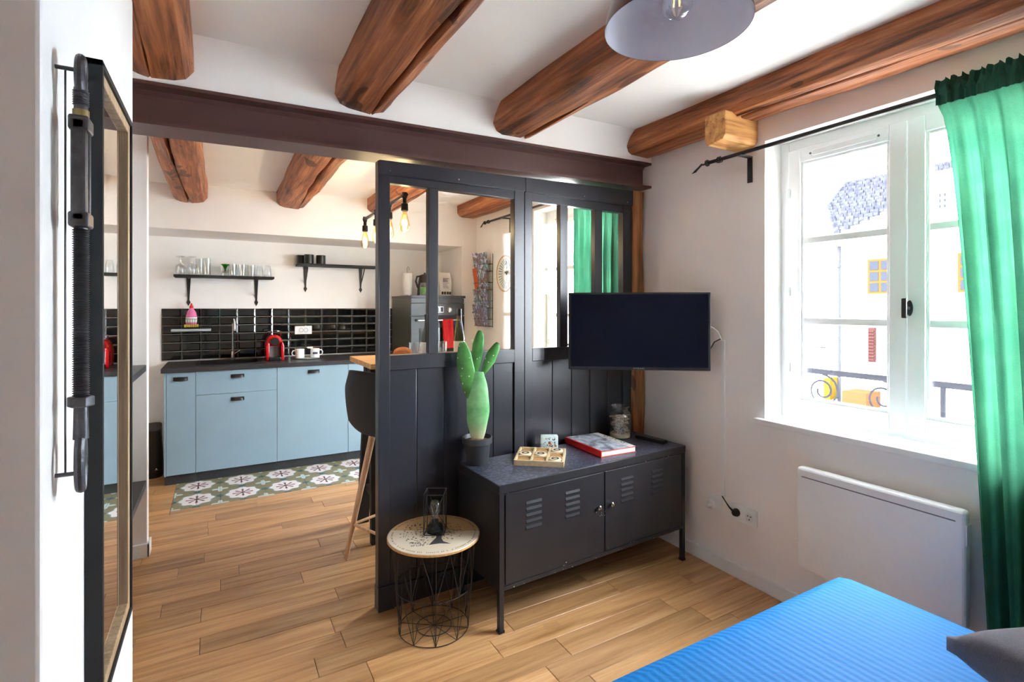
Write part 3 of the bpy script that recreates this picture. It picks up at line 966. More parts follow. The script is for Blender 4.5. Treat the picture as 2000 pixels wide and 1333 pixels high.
# ================================================================== LOCKER BENCH
cbn = thing('locker_cabinet', 'low black metal locker cabinet with louvred doors on square legs', 'cabinet', (1.033, 1.925, 0), R(3.1))
CWD, CDP, CHT = 1.192, .385, .63
m = MB().box((0, .004, .18), (CWD, CDP, .622))
m.build('body', 'cabinet_black', cbn, bevel=.002)
MB().box((-.003, -.002, .592), (CWD + .003, CDP, .6295)).build('top', 'cabinet_black', cbn, bevel=.003)
MB().box((.002, .003, .6295), (CWD - .002, CDP - .004, .6302)).build('top_covering', 'leaf_pattern', cbn)
for x in (0, CWD - .022):
    for yy in (0, CDP - .022):
        lg = MB().box((x, yy, .006), (x + .022, yy + .022, .60)).build('leg', 'cabinet_black', cbn, bevel=.001)
        MB().box((x - .003, yy - .003, 0), (x + .025, yy + .025, .012)).build('foot', 'plastic_black', lg, bevel=.002)
MB().box((.022, -.0005, .178), (CWD - .022, .006, .196)).build('bottom_rail', 'cabinet_black', cbn, bevel=.001)
for d, (x0, x1) in enumerate(((.030, .590), (.602, 1.162))):
    dr = MB().box((x0, -.001, .200), (x1, .012, .586)).build('door', 'cabinet_black', cbn, bevel=.002)
    for gx in (x0 + .105, x0 + .325):
        for k in range(5):
            zz = .520 - k * .027
            MB().prism([(-.001, zz), (-.0048, zz + .004), (-.001, zz + .017)], 0, gx, gx + .085).build('louvre', 'cabinet_black', dr, bevel=.0008, seg=1)
    kx = x1 - .035 if d == 0 else x0 + .035
    MB().lathe([(0, 0), (.006, 0), (.005, .006), (.010, .010), (.011, .016), (.007, .020), (0, .021)], seg=16, axis=1).build('knob', 'chrome', dr, loc=(kx, -.001, .425))
rd = random.Random(4)
ch = MB()
for k in range(26):
    x = rd.uniform(.02, CWD - .02)
    z = rd.choice((.181, .183, .592, .588, .2, .21))
    w = rd.uniform(.001, .006)
    ch.box((x, -.0028, z), (x + w, -.0012, z + rd.uniform(.0008, .0022)))
for k in range(10):
    x, z = rd.uniform(.54, .60), rd.uniform(.37, .41)
    ch.box((x, -.0016, z), (x + .003, -.0006, z + .0015))
ch.build('paint_chip', 'white_matte', cbn)['kind'] = 'stuff'
CT = .6302
# ---- potted cactus
cc = thing('potted_cactus', 'tall paddle cactus in a dark grey plastic pot on the locker', 'cactus', (1.090, 2.262, CT))
MB().lathe([(0, 0), (.050, 0), (.054, .006), (.064, .095), (.066, .098), (.072, .100), (.074, .128), (.070, .130), (.067, .118), (.064, .108), (0, .108)], seg=36).build('pot', 'pot_plastic', cc)
MB().lathe([(.0, .120), (.02, .121), (.045, .116), (.0645, .110)], seg=24).build('soil', 'soil', cc)
def paddle(base, tip, w, th, mat, name, prof=None):
    b, t = Vector(base), Vector(tip)
    ax = (t - b)
    L = ax.length
    ax.normalize()
    side = Vector((math.cos(R(-30)), math.sin(R(-30)), 0))
    side = (side - ax * side.dot(ax)).normalized()
    nrm = ax.cross(side)
    mb = MB()
    def fn(u, v):
        a = u * 2 * PI
        if prof: pw = prof(v)
        else: pw = (math.sin(PI * min(1, v * .93 + .035)) ** .6) * (.72 + .28 * v)
        e = max(.03, pw)
        rip = 1 + .03 * math.sin(v * 17 + a * 3)
        return tuple(b + ax * (L * v) + side * (math.cos(a) * w * e * rip) + nrm * (math.sin(a) * th * e))
    mb.grid(fn, 20, 18, True)
    mb.f.append([k * 19 for k in range(20)])
    mb.f.append([k * 19 + 18 for k in range(20)][::-1])
    return mb.build(name, mat, cc, ang=70)
paddle((0, 0, .095), (.005, -.005, .445), .056, .022, 'cactus_pale', 'trunk_pad', lambda v: .38 + .62 * math.sin(PI * min(1, max(0, v * 1.02 - .02))) ** .8 if v < .97 else .45)
for (b, t, w) in (((-.030, .010, .300), (-.066, .030, .590), .047), ((-.008, .004, .430), (.022, .012, .645), .034), ((.022, -.012, .430), (.094, -.040, .585), .031)):
    pd = paddle(b, t, w, .014, 'cactus', 'paddle')
# ---- game tray
tr = thing('wooden_tray', 'small pale wooden tray divided into nine square compartments', 'tray', (1.395, 2.165, CT), R(-38))
tS = .120
MB().box((-tS, -tS, 0), (tS, tS, .004)).build('base', 'pale_wood', tr)
for k in range(4):
    q = -tS + k * (2 * tS - .010) / 3
    MB().box((q, -tS, .004), (q + .010, tS, .026)).build('divider', 'pale_wood', tr, bevel=.001)
    MB().box((-tS, q, .004), (tS, q + .010, .0255)).build('divider', 'pale_wood', tr, bevel=.001)
disc = MB().lathe([(0, 0), (.029, 0), (.031, .003), (.031, .012), (.028, .015), (0, .015)], seg=24)
ring = MB().lathe([(.010, .0150), (.011, .0158), (.018, .0158), (.019, .0150)], seg=20)
pit = (2 * tS - .010) / 3
dm, rm = disc.mesh('disc', 'cream_disc'), ring.mesh('ring', 'ink')
dm2 = disc.mesh('disc_dark', 'cork')
for (i, k, darkp, q) in ((0, 1, 0, 'middle compartment on the cactus side of'), (1, 1, 0, 'centre compartment of'), (2, 2, 0, 'corner compartment nearest the tin and book in'), (2, 0, 0, 'front corner compartment on the book side of'), (0, 2, 1, 'corner compartment nearest the partition and cactus in'), (1, 2, 1, 'middle compartment on the partition side of'), (0, 0, 1, 'front corner compartment on the cactus side of'), (1, 0, 1, 'middle compartment along the front edge of'), (2, 1, 1, 'middle compartment on the book side of')):
    lx, ly = -tS + .005 + pit * (i + .5), -tS + .005 + pit * (k + .5)
    p = RZ(R(-38)) @ Vector((lx, ly, 0))
    g = thing('game_piece', ('dark game piece in the ' if darkp else 'cream ring-marked game piece in the ') + q + ' the tray', 'game piece', (1.395 + p.x, 2.165 + p.y, CT + .0045), 0, 'dark pieces in the wooden tray' if darkp else 'cream pieces in the wooden tray')
    share(dm2 if darkp else dm, 'disc', g, (0, 0, 0) if darkp else (0, 0, 0))
    if not darkp:
        g.location.z += .010
        share(dm, 'disc', g, (0, 0, -.010))
        share(rm, 'ring_mark', g, (0, 0, 0))
# ---- tin
tn = thing('small_tin', 'small pale printed tin box standing on edge on the locker', 'tin', (1.525, 2.290, CT), R(-24))
tn.scale = (1.25, 1.25, 1.25)
MB().box((-.040, -.014, 0), (.040, .014, .064)).build('box', 'tin_print', tn, bevel=.009, seg=3)
MB().box((-.0405, .002, .0), (.0405, .004, .0645)).build('lid_seam', 'chrome', tn, bevel=.0008)
pr = MB()
rd = random.Random(2)
for k in range(26):
    a, b = rd.uniform(-.026, .026), rd.uniform(.012, .052)
    pr.box((a, -.0146, b), (a + rd.uniform(.002, .007), -.0139, b + rd.uniform(.0015, .005)))
pr.build('print', 'ink', tn)
pr = MB()
for k in range(8):
    a, b = rd.uniform(.0, .028), rd.uniform(.012, .03)
    pr.box((a, -.0147, b), (a + .005, -.0139, b + .005))
pr.build('red_print', 'orange_print', tn)
# ---- red book
bk = thing('red_book', 'thick book with red spine and grey photo cover lying on the locker', 'book', (1.792, 2.195, CT), R(-2))
bw, bl, bt = .115, .165, .030
MB().box((-bw + .006, -bl + .005, .003), (bw - .004, bl - .005, bt - .003)).build('pages', 'paper', bk)
MB().box((-bw, -bl, 0), (bw, bl, .003)).box((-bw, -bl, bt - .003), (bw, bl, bt)).box((-bw, -bl, 0), (-bw + .005, bl, bt)).build('cover', 'book_red', bk, bevel=.001)
MB().box((-bw + .012, -bl + .001, bt), (bw - .040, bl - .001, bt + .0004)).build('cover_picture', 'book_cover', bk)
MB().box((bw - .040, -bl + .001, bt), (bw - .002, bl - .001, bt + .0005)).build('title_band', 'paper', bk)
tt = MB()
rd = random.Random(9)
for k in range(9):
    yy = -bl + .05 + k * .024
    hgt = .020
    tt.box((bw - .031, yy, bt + .0005), (bw - .031 + hgt, yy + .004, bt + .0009))
    if k % 2: tt.box((bw - .031, yy, bt + .0005), (bw - .027, yy + .015, bt + .0009))
    if k % 3: tt.box((bw - .015, yy, bt + .0005), (bw - .011, yy + .015, bt + .0009))
tt.build('title_lettering', 'ink', bk)
# ---- jar
jr = thing('glass_jar', 'clear glass jar filled with driftwood twigs on the locker by the post', 'jar', (2.030, 2.300, CT))
jr.scale = (1.25, 1.25, 1.25)
MB().lathe([(0, 0), (.046, 0), (.051, .005), (.052, .105), (.046, .120), (.037, .128), (.037, .135), (.044, .142), (.045, .148), (.041, .149), (.034, .136), (.034, .128), (.044, .117), (.049, .104), (.048, .006), (0, .004)], seg=32).build('glass', 'drinking_glass', jr)
tw3 = MB()
rd = random.Random(12)
for k in range(46):
    z = .012 + .085 * rd.random()
    a = rd.uniform(0, 2 * PI)
    p = Vector((math.cos(a) * .036, math.sin(a) * .036, z))
    q = Vector((math.cos(a + rd.uniform(1.6, 3.4)) * .038, math.sin(a + rd.uniform(1.6, 3.4)) * .038, z + rd.uniform(-.012, .018)))
    tw3.tube([p, (p + q) / 2 + Vector((0, 0, rd.uniform(-.004, .004))), q], rd.uniform(.003, .0055), 6)
tw3.build('twigs', 'driftwood', jr)['kind'] = 'stuff'
MB().lathe([(0, .005), (.0465, .006), (.0465, .020), (0, .024)], seg=24).build('sand', 'pale_wood', jr)
# ---- remote
rmt = thing('remote_control', 'long black remote control lying on the locker corner', 'remote', (2.128, 2.150, CT), R(-79))
MB().box((-.095, -.022, 0), (.095, .022, .020)).build('body', 'plastic_black', rmt, bevel=.005)
btm = MB().box((-.005, -.004, 0), (.005, .004, .003)).mesh('button', 'grey_plastic', bevel=.001)
for i in range(11):
    for k in range(3):
        share(btm, 'button', rmt, (-.078 + i * .0145, -.012 + k * .012, .0195))

# ================================================================== ROUND WIRE SIDE TABLE
st = thing('wire_side_table', 'round side table with printed tree top over a black wire basket', 'side table', (.812, 2.118, 0))
TZ = .405
MB().lathe([(0, TZ - .014), (.190, TZ - .014), (.197, TZ - .012), (.199, TZ - .004), (.196, TZ), (0, TZ)], seg=64).build('top', 'table_print', st, ang=50)
MB().lathe([(.1965, TZ - .0125), (.1995, TZ - .011), (.2, TZ - .004), (.1985, TZ - .0015)], seg=64).build('rim', 'cork', st)
def wire_ring(r, z, rr=.0018):
    return MB().tube([(r * math.cos(a), r * math.sin(a), z) for a in [2 * PI * i / 48 for i in range(48)]], rr, 6, True)
def rz_(z):      # basket radius at height
    return .150 + (.182 - .150) * z / (TZ - .016)
for r, z, nm in ((.150, .004, 'bottom_ring'), (rz_(.19), .19, 'middle_ring'), (.182, TZ - .017, 'top_ring')):
    wire_ring(r, z).build(nm, 'wire_black', st)
wire_ring(.075, .004, .0018).build('inner_ring', 'wire_black', st)
NW = 10
for i in range(NW):
    a = 2 * PI * i / NW
    a2 = 2 * PI * (i + .5) / NW
    P = lambda ang, z: (rz_(z) * math.cos(ang), rz_(z) * math.sin(ang), z)
    MB().cyl(P(a, .004), P(a, TZ - .017), .0016, seg=6).build('upright', 'wire_black', st)
    wv = MB().cyl(P(a, .19), P(a2, TZ - .017), .0014, seg=6).cyl(P(a2 + 2 * PI / NW - 2 * PI / NW, TZ - .017), P(a + 2 * PI / NW, .19), .0014, seg=6)
    wv.cyl(P(a, .004), P(a2, .19), .0014, seg=6).cyl(P(a2, .19), P(a + 2 * PI / NW, .004), .0014, seg=6)
    wv.build('zigzag_wire', 'wire_black', st)
    MB().cyl((0, 0, .004), (.150 * math.cos(a), .150 * math.sin(a), .004), .0014, seg=6).build('spoke', 'wire_black', st)
# tree print: trunk, leaves, rim writing
tp = MB()
VW = R(-29.6)
cv, sv = math.cos(VW), math.sin(VW)
def tpt(x, yy): return (x * cv - yy * sv, x * sv + yy * cv)
tk = [(.012, .010), (.016, -.045), (.004, -.085), (-.004, -.112), (.040, -.098), (.085, -.100), (.052, -.080), (.040, -.050), (.036, .010)]
tk2 = [tpt(*p) for p in tk]
tp.prism(tk2, 2, TZ, TZ + .0005)
tp.build('tree_trunk_print', 'ink', st)
lp = MB()
rd = random.Random(21)
for k in range(230):
    a = rd.uniform(0, 2 * PI)
    r = .125 * math.sqrt(rd.random())
    x, yy = -.012 + r * 1.12 * math.cos(a), .012 + r * math.sin(a) * .95
    if yy < -.055 and x > -.01: continue
    s = rd.uniform(.0035, .006)
    an = rd.uniform(0, PI)
    q = [tpt(x + s * math.cos(an + b) * (1 if b in (0, PI) else .5), yy + s * math.sin(an + b) * (1 if b in (0, PI) else .5)) for b in (0, PI / 2, PI, 3 * PI / 2)]
    lp.prism(q, 2, TZ, TZ + .0004)
for k in range(14):
    a = PI * (.05 + .9 * k / 13)
    q0, q1 = (.024, .0), (.024 + .10 * math.cos(a), .0 + .085 * math.sin(a))
    nx, ny = -(q1[1] - q0[1]), (q1[0] - q0[0])
    l = math.hypot(nx, ny)
    nx, ny = nx / l * .0012, ny / l * .0012
    lp.prism([tpt(q0[0] - nx, q0[1] - ny), tpt(q1[0], q1[1]), tpt(q0[0] + nx, q0[1] + ny)][::-1], 2, TZ, TZ + .0004)
lp.build('leaf_pattern', 'ink', st)['kind'] = 'stuff'
rp = MB()
for k in range(150):
    a = 2 * PI * k / 150
    if rd.random() < .3: continue
    r0, r1 = .176, .176 + rd.uniform(.004, .008)
    w = .0022
    rp.prism([(r0 * math.cos(a) - w * math.sin(a) * s_, r0 * math.sin(a) + w * math.cos(a) * s_) for s_ in (-.6, .6)][::-1] + [(r1 * math.cos(a) - w * math.sin(a) * s_, r1 * math.sin(a) + w * math.cos(a) * s_) for s_ in (-.6, .6)], 2, TZ, TZ + .0004)
rp.build('rim_print', 'ink', st)['kind'] = 'stuff'
lt = text_mesh('TREE', .020, 'ink', .0002)
p = tpt(-.068, -.098)
share(lt, 'lettering', st, (p[0], p[1], TZ + .0003), (0, 0, VW))
lt = text_mesh('of LIFE', .020, 'ink', .0002)
p = tpt(-.050, -.118)
share(lt, 'lettering', st, (p[0], p[1], TZ + .0003), (0, 0, VW + R(6)))
# ---- cage lamp
lm = thing('cage_lamp', 'small black wire cage lamp with clear bulb on the round side table', 'lamp', (.822, 2.128, TZ + .0006), R(12))
MB().lathe([(0, 0), (.036, 0), (.038, .004), (.037, .014), (.034, .017), (.035, .020), (.032, .030), (.022, .036), (.015, .038), (.014, .052), (0, .052)], seg=28).build('base', 'plastic_black', lm)
MB().lathe([(.010, .052), (.012, .064), (.018, .078), (.0265, .098), (.0275, .112), (.022, .128), (.012, .137), (0, .139)], seg=24).build('bulb', 'drinking_glass', lm)
fm = MB()
for k in range(3):
    a = 2 * PI * k / 3
    fm.tube([(.003 * math.cos(a), .003 * math.sin(a), .054), (.010 * math.cos(a), .010 * math.sin(a), .085), (.014 * math.cos(a + .6), .014 * math.sin(a + .6), .110), (.004 * math.cos(a), .004 * math.sin(a), .118)], .0007, 5)
fm.build('filament', 'chrome', lm)
cg = .052
ct_, cb_ = [], []
for k in range(4):
    a = PI / 4 + k * PI / 2 - R(12) - R(30)
    ct_.append(Vector((cg * 1.16 * math.cos(a), cg * 1.16 * math.sin(a), .175)))
    cb_.append(Vector((cg * 1.16 * math.cos(a), cg * 1.16 * math.sin(a), .002)))
wi = MB()
for k in range(4):
    n_ = (k + 1) % 4
    wi.cyl(ct_[k], ct_[n_], .0018, seg=6).cyl(cb_[k], cb_[n_], .0018, seg=6).cyl(cb_[k], ct_[k], .0018, seg=6)
    mid = (cb_[k] + ct_[k] + cb_[n_] + ct_[n_]) / 4
    if k % 2 == 0:
        wi.cyl(ct_[k], mid + Vector((0, 0, -.02)), .0015, seg=6).cyl(ct_[n_], mid + Vector((0, 0, -.02)), .0015, seg=6)
        wi.cyl(cb_[k], mid + Vector((0, 0, -.02)), .0015, seg=6).cyl(cb_[n_], mid + Vector((0, 0, -.02)), .0015, seg=6)
    else:
        wi.cyl(ct_[k], cb_[n_], .0015, seg=6)
wi.build('wire_cage', 'wire_black', lm)

# ================================================================== BED
bd = thing('bed', 'bed made up with a bright blue striped sheet', 'bed', (1.11, .0, 0))
def soft_box(hx, hy, z0, z1, r, nx=48, ny=64, puff=0.0):
    mb = MB()
    H = z1 - z0
    def fn(u, v):
        # u across x incl. sides, v across y incl. sides (top sheet wrapping over the edges)
        def ax(t, half):
            s = (t * 2 - 1)
            L = half + H
            d = s * L
            if abs(d) <= half - r: return d, 0
            over = abs(d) - (half - r)
            ang = min(over / r, PI / 2)
            x = (half - r) + r * math.sin(ang)
            z = r * (1 - math.cos(ang))
            if over > r * PI / 2: z += over - r * PI / 2
            return math.copysign(x, s), z
        x, zx = ax(u, hx)
        y, zy = ax(v, hy)
        z = z1 - max(zx, zy) - .25 * min(zx, zy)
        k = (1 - abs(x / hx) ** 4) * (1 - abs(y / hy) ** 4)
        z += puff * k + .002 * math.sin(x * 9 + y * 4) * k
        # rounded plan corner
        cx, cy = abs(x) - (hx - .10), abs(y) - (hy - .10)
        if cx > 0 and cy > 0:
            l = math.hypot(cx, cy)
            if l > .10:
                x = math.copysign(hx - .10 + cx * .10 / l, x)
                y = math.copysign(hy - .10 + cy * .10 / l, y)
        return (x, y, max(z0, z))
    mb.grid(fn, nx, ny)
    return mb
MB().box((-.68, -1.0, .10), (.68, .90, .26)).build('base', 'matte_black', bd, bevel=.01)
for x in (-.62, .62):
    for yy in (-.92, .82):
        MB().cyl((x, yy, 0), (x, yy, .10), .025).build('leg', 'matte_black', bd)
mt = soft_box(.705, .975, .24, .52, .085, puff=.018)
mt.build('mattress', 'sheet', bd, ang=60)
# cushion
cu = MB()
def cushf(u, v):
    a, b = u * 2 - 1, v * 2 - 1
    return a, b
def cushion(hx, hy, t):
    mb = MB()
    for s in (1, -1):
        def fn(u, v):
            a, b = (u * 2 - 1), (v * 2 - 1)
            h = ((1 - a ** 4) * (1 - b ** 4))
            pin = 1 - .10 * (1 - abs(a) ** 2) * abs(b) ** 3
            pin2 = 1 - .10 * (1 - abs(b) ** 2) * abs(a) ** 3
            return (a * hx * pin2, b * hy * pin, s * (t * max(h, 0) ** .55 + .016))
        mb.grid(fn, 20, 20)
    n = 21
    def idx(i, j, s): return i * n + j + (0 if s > 0 else n * n)
    for i in range(20):
        mb.f += [(idx(i, 0, 1), idx(i + 1, 0, 1), idx(i + 1, 0, -1), idx(i, 0, -1)), (idx(i, 20, 1), idx(i, 20, -1), idx(i + 1, 20, -1), idx(i + 1, 20, 1)),
                 (idx(0, i, 1), idx(0, i, -1), idx(0, i + 1, -1), idx(0, i + 1, 1)), (idx(20, i, 1), idx(20, i + 1, 1), idx(20, i + 1, -1), idx(20, i, -1))]
    return mb
co = cushion(.20, .20, .050).build('cushion', 'charcoal_fleece', loc=(1.580, .282, .608), rot=(R(0), R(0), R(-22)), ang=80)
tag(co, 'charcoal fleece cushion lying on the blue bed', 'cushion')

# ================================================================== RADIATOR
rdt = thing('panel_radiator', 'white electric panel radiator on the wall under the window', 'radiator', (XR, 1.06, .243))
MB().box((-.105, -.297, 0), (-.055, .297, .446)).build('panel', 'white_gloss', rdt, bevel=.016, seg=4)
MB().box((-.1068, -.27, .405), (-.1045, .27, .409)).build('vent_slot', 'mid_grey', rdt)
MB().box((-.055, -.27, .03), (-.02, .27, .41)).build('back_box', 'white_matte', rdt, bevel=.006)
for yy in (-.2, .2):
    MB().box((-.02, yy - .02, .06), (0, yy + .02, .38)).build('bracket', 'white_matte', rdt)
MB().box((-.10, -.300, .33), (-.06, -.2965, .40)).build('thermostat', 'white_matte', rdt, bevel=.001)

# ================================================================== CURTAINS AND RODS
def curtain_rod(y0, y1, z, brackets, label, x=2.235):
    r = thing('curtain_rod', label, 'curtain rod', (x, y1, z))
    L = y1 - y0
    MB().cyl((0, -L, 0), (0, 0, 0), .0095, seg=14).build('pole', 'metal_black', r)
    f = MB().lathe([(.0095, 0), (.017, .004), (.017, .012), (.010, .016)], seg=14, axis=1)
    f.v = [(p[0], -p[1] - .002, p[2]) for p in f.v]
    f.build('collar', 'metal_black', r)
    MB().tube([(0, .012, 0), (0, .030, -.003), (0, .042, .001), (0, .060, -.010), (0, .085, -.026), (0, .108, -.034)], [.006, .0045, .006, .005, .0065, .001], 8).build('leaf_finial', 'metal_black', r)
    for b in (-.075, -.062):
        MB().tube([(.014 * math.cos(a), b + .004 * math.sin(a * 2), .014 * math.sin(a)) for a in [2 * PI * i / 20 for i in range(20)]], .0028, 6, True).build('ring', 'metal_black', r)
    for b in brackets:
        k = MB().box((-.012, b - y1 - .012, -.012), (XR - x, b - y1 + .012, -.004)).box((XR - x - .008, b - y1 - .013, -.135), (XR - x, b - y1 + .013, -.006))
        k.build('bracket', 'metal_black', r, bevel=.0015)
    return r
curtain_rod(.10, 1.845, 2.148, (1.655, .30), 'black iron curtain rod with leaf finial above the window by the radiator')
curtain_rod(2.47, 4.46, 2.205, (4.10, 2.56), 'black iron curtain rod above the kitchen window')
def curtain(name, ya, yb, zt_, label, seed, lean=0.14, z0=.03, x=2.235, folds=9, group=None):
    """gathered curtain between ya<yb, edge yb drawn back towards ya lower down"""
    c = thing(name, label, 'curtain', (x, ya, 0), group=group)
    rd = random.Random(seed)
    ph = [rd.uniform(0, 6) for _ in range(4)]
    W_ = yb - ya
    ztop = zt_ - .030
    def fold(s, z):
        k = min(1, (ztop - z) / .5 + .15)
        return k * (.026 * math.sin(s * folds * 2 * PI + ph[0] + .6 * math.sin(z * 1.3 + ph[2])) + .014 * math.sin(s * folds * 4.3 * PI + ph[1] + z * .8))
    def fn(u, v):
        z = z0 + (ztop - z0) * v
        d = (ztop - z) / (ztop - z0)
        w = W_ - lean * d ** .55
        return (fold(u, z) - .002, u * w, z)
    MB().grid(fn, 110, 40).build('cloth', 'curtain_green', c, ang=80)
    def hem(u, v):     # gathered rod pocket and ruffled heading
        a = v
        wav = .006 * math.sin(u * folds * 9 * PI + ph[3]) + .004 * math.sin(u * folds * 5 * PI)
        if a < .5:
            z = ztop - .012 + a * 2 * (zt_ + .018 - ztop)
            xx = -.015 - wav * .8
        else:
            z = zt_ + .018 + (a - .5) * 2 * .030 + .006 * math.sin(u * folds * 6 * PI + ph[2])
            xx = -.013 + (a - .5) * 2 * .010 + wav * 1.8
        return (xx, u * W_, z)
    MB().grid(hem, 140, 8).build('heading', 'curtain_hem', c, ang=80)
    MB().grid(lambda u, v: (.014 + .006 * math.sin(u * folds * 9 * PI), u * W_, ztop - .012 + v * .085), 140, 4).build('heading_back', 'curtain_hem', c, ang=80)
    def edge(u, v):
        z = z0 + (ztop - z0) * v
        d = (ztop - z) / (ztop - z0)
        w = W_ - lean * d ** .55
        return (fold(1, z) - .002 + u * .018, w - .002 + u * .004, z)
    MB().grid(edge, 2, 40).build('edge_hem', 'curtain_hem', c, ang=80)
    return c
curtain('curtain', .20, .852, 2.148, 'green linen curtain beside the radiator, hanging to the floor', 4)
curtain('curtain', 2.50, 3.03, 2.205, 'green linen curtain at the kitchen window beyond the partition', 6, lean=.06, folds=7)

# ================================================================== PENDANT LAMP
pn = thing('pendant_lamp', 'dome pendant lamp with pale enamel inside and a clear filament bulb', 'lamp', (1.009, .93, 2.10))
prof = [(.180, 0), (.180, .004), (.176, .030), (.163, .068), (.140, .105), (.108, .135), (.070, .155), (.038, .164), (.032, .170), (.030, .205), (0, .207)]
MB().lathe(prof, seg=64).build('shade', 'shade_outside', pn, ang=60)
MB().lathe([(.179, .0005)] + [(r - .003, z - .002) for r, z in prof[2:8]] + [(0, .160)], seg=64).build('shade_lining', 'lavender_enamel', pn, ang=60)
MB().cyl((0, 0, .200), (0, 0, zc(1.0) - 2.10), .004, seg=8).build('cord', 'plastic_black', pn)
MB().lathe([(0, 0), (.045, 0), (.045, .012), (.02, .02), (0, .02)], seg=24).build('ceiling_rose', 'white_matte', pn, loc=(0, 0, zc(1.0) - 2.10 - .019))
MB().lathe([(0, .158), (.020, .158), (.020, .125), (.0, .122)], seg=20).build('socket', 'bulb_base', pn)
MB().lathe([(.013, .124), (.016, .112), (.030, .088), (.038, .066), (.038, .050), (.030, .034), (.016, .024), (0, .021)], seg=28).build('bulb', 'drinking_glass', pn)
fm = MB()
for k in range(4):
    a = PI / 2 * k
    fm.cyl((.006 * math.cos(a), .006 * math.sin(a), .110), (.010 * math.cos(a), .010 * math.sin(a), .056), .0016, seg=6)
fm.build('filament', 'filament', pn)

# ================================================================== MIRROR AND TIE ROD ON THE PIER
mr = thing('wall_mirror', 'tall narrow mirror in a black and pale wood frame on the white pier', 'mirror', (-.205, 1.328, .672))
mw, mh = .180, 1.155
MB().box((0, -mw, 0), (.026, -mw + .012, mh)).box((0, mw - .012, 0), (.026, mw, mh)).box((0, -mw, 0), (.026, mw, .012)).box((0, -mw, mh - .012), (.026, mw, mh)).build('frame', 'matte_black', mr, bevel=.001)
for (p, q) in (((.004, -mw + .012, .012), (.022, -mw + .034, mh - .012)), ((.004, mw - .034, .012), (.022, mw - .012, mh - .012)), ((.004, -mw + .034, .012), (.022, mw - .034, .034)), ((.004, -mw + .034, mh - .034), (.022, mw - .034, mh - .012))):
    MB().box(p, q).build('inner_frame', 'frame_wood', mr, bevel=.002)
MB().box((.002, -mw + .03, .03), (.012, mw - .03, mh - .03)).build('mirror_glass', 'mirror', mr)
MB().box((.0, -mw + .01, .01), (.003, mw - .01, mh - .01)).build('backing', 'matte_black', mr)

tb = thing('iron_tie_rod', 'old black iron turnbuckle tie rod fixed upright on the white pier', 'tie rod', (-.176, .966, 1.1175))
def loop(zc_, rz, ry, r):
    return MB().tube([(0, ry * math.cos(a), zc_ + rz * math.sin(a)) for a in [2 * PI * i / 28 for i in range(28)]], r, 10, True)
loop(.612, .024, .010, .0065).build('eye', 'iron', tb)
loop(.045, .038, .0105, .0065).build('eye', 'iron', tb)
MB().cyl((0, 0, .545), (0, 0, .592), .0085, seg=16).build('rod', 'iron', tb)
MB().cyl((0, 0, .080), (0, 0, .130), .0095, .0085, seg=16).build('rod', 'iron', tb)
MB().cyl((0, 0, .130), (0, 0, .548), .0080, seg=12).build('rod', 'iron', tb)
def thread(z0, n, r):
    t_ = MB()
    for k in range(n):
        z = z0 + k * .0033
        t_.lathe([(.0080, z), (r, z + .0016), (.0080, z + .0033)], seg=14)
    t_.build('thread', 'iron', tb)
thread(.142, 74, .0105)
thread(.566, 7, .0100)
MB().cyl((0, 0, .549), (0, 0, .560), .0100, seg=16).build('brass_ring', 'brass', tb)
bdy = MB()
for s in (-1, 1):
    bdy.box((-.009, s * .0145 - .0042, .395), (.009, s * .0145 + .0042, .545))
bdy.box((-.012, -.0187, .527), (.012, .0187, .549)).box((-.012, -.0187, .388), (.012, .0187, .410))
bdy.build('turnbuckle', 'iron', tb, bevel=.0035)
MB().prism([(.0165 * math.cos(a), .0165 * math.sin(a)) for a in [PI / 3 * i for i in range(6)]], 2, .127, .142).build('nut', 'iron', tb, bevel=.002)
for z in (.618, .030):
    MB().cyl((-.030, 0, z), (0, 0, z), .003, seg=10).build('wall_hook', 'iron', tb)
MB().cyl((-.020, .012, .03), (-.020, .012, .62), .0014, seg=6).build('back_line', 'iron', tb)  # thin dark upright line close behind the rod

# ================================================================== KITCHEN
KF = 4.765
def cup_handle(parent, x, z, yf):
    """half-dome cup pull"""
    mb = MB()
    def fn(u, v):
        a = PI * u
        b = (PI / 2) * v
        return (-.045 * math.cos(a) * (.25 + .75 * math.sin(b) ** .5 if v > 0 else .25), -.024 * math.sin(a) ** .7 * math.sin(b) ** .6 if math.sin(a) > 1e-6 else 0, .026 * math.cos(b) - .012)
    mb.grid(fn, 14, 8)
    o = mb.build('cup_handle', 'metal_black', parent, loc=(x, yf, z), ang=60)
    MB().box((-.048, -.003, -.014), (.048, 0, .016)).build('back_plate', 'metal_black', o, bevel=.001)
    return o
units = [(-.371, -.163, [(.083, .877)], 'narrow blue pull-out cabinet at the left end of the counter'),
         (-.163, .423, [(.083, .690), (.692, .877)], 'blue sink cabinet with a drawer front above a deep front'),
         (.423, 1.009, [(.083, .877)], 'blue dishwasher cabinet with one tall door under the coffee machine'),
         (1.009, 1.570, [(.083, .487), (.489, .688), (.690, .877)], 'blue drawer cabinet next to the tall oven cabinet')]
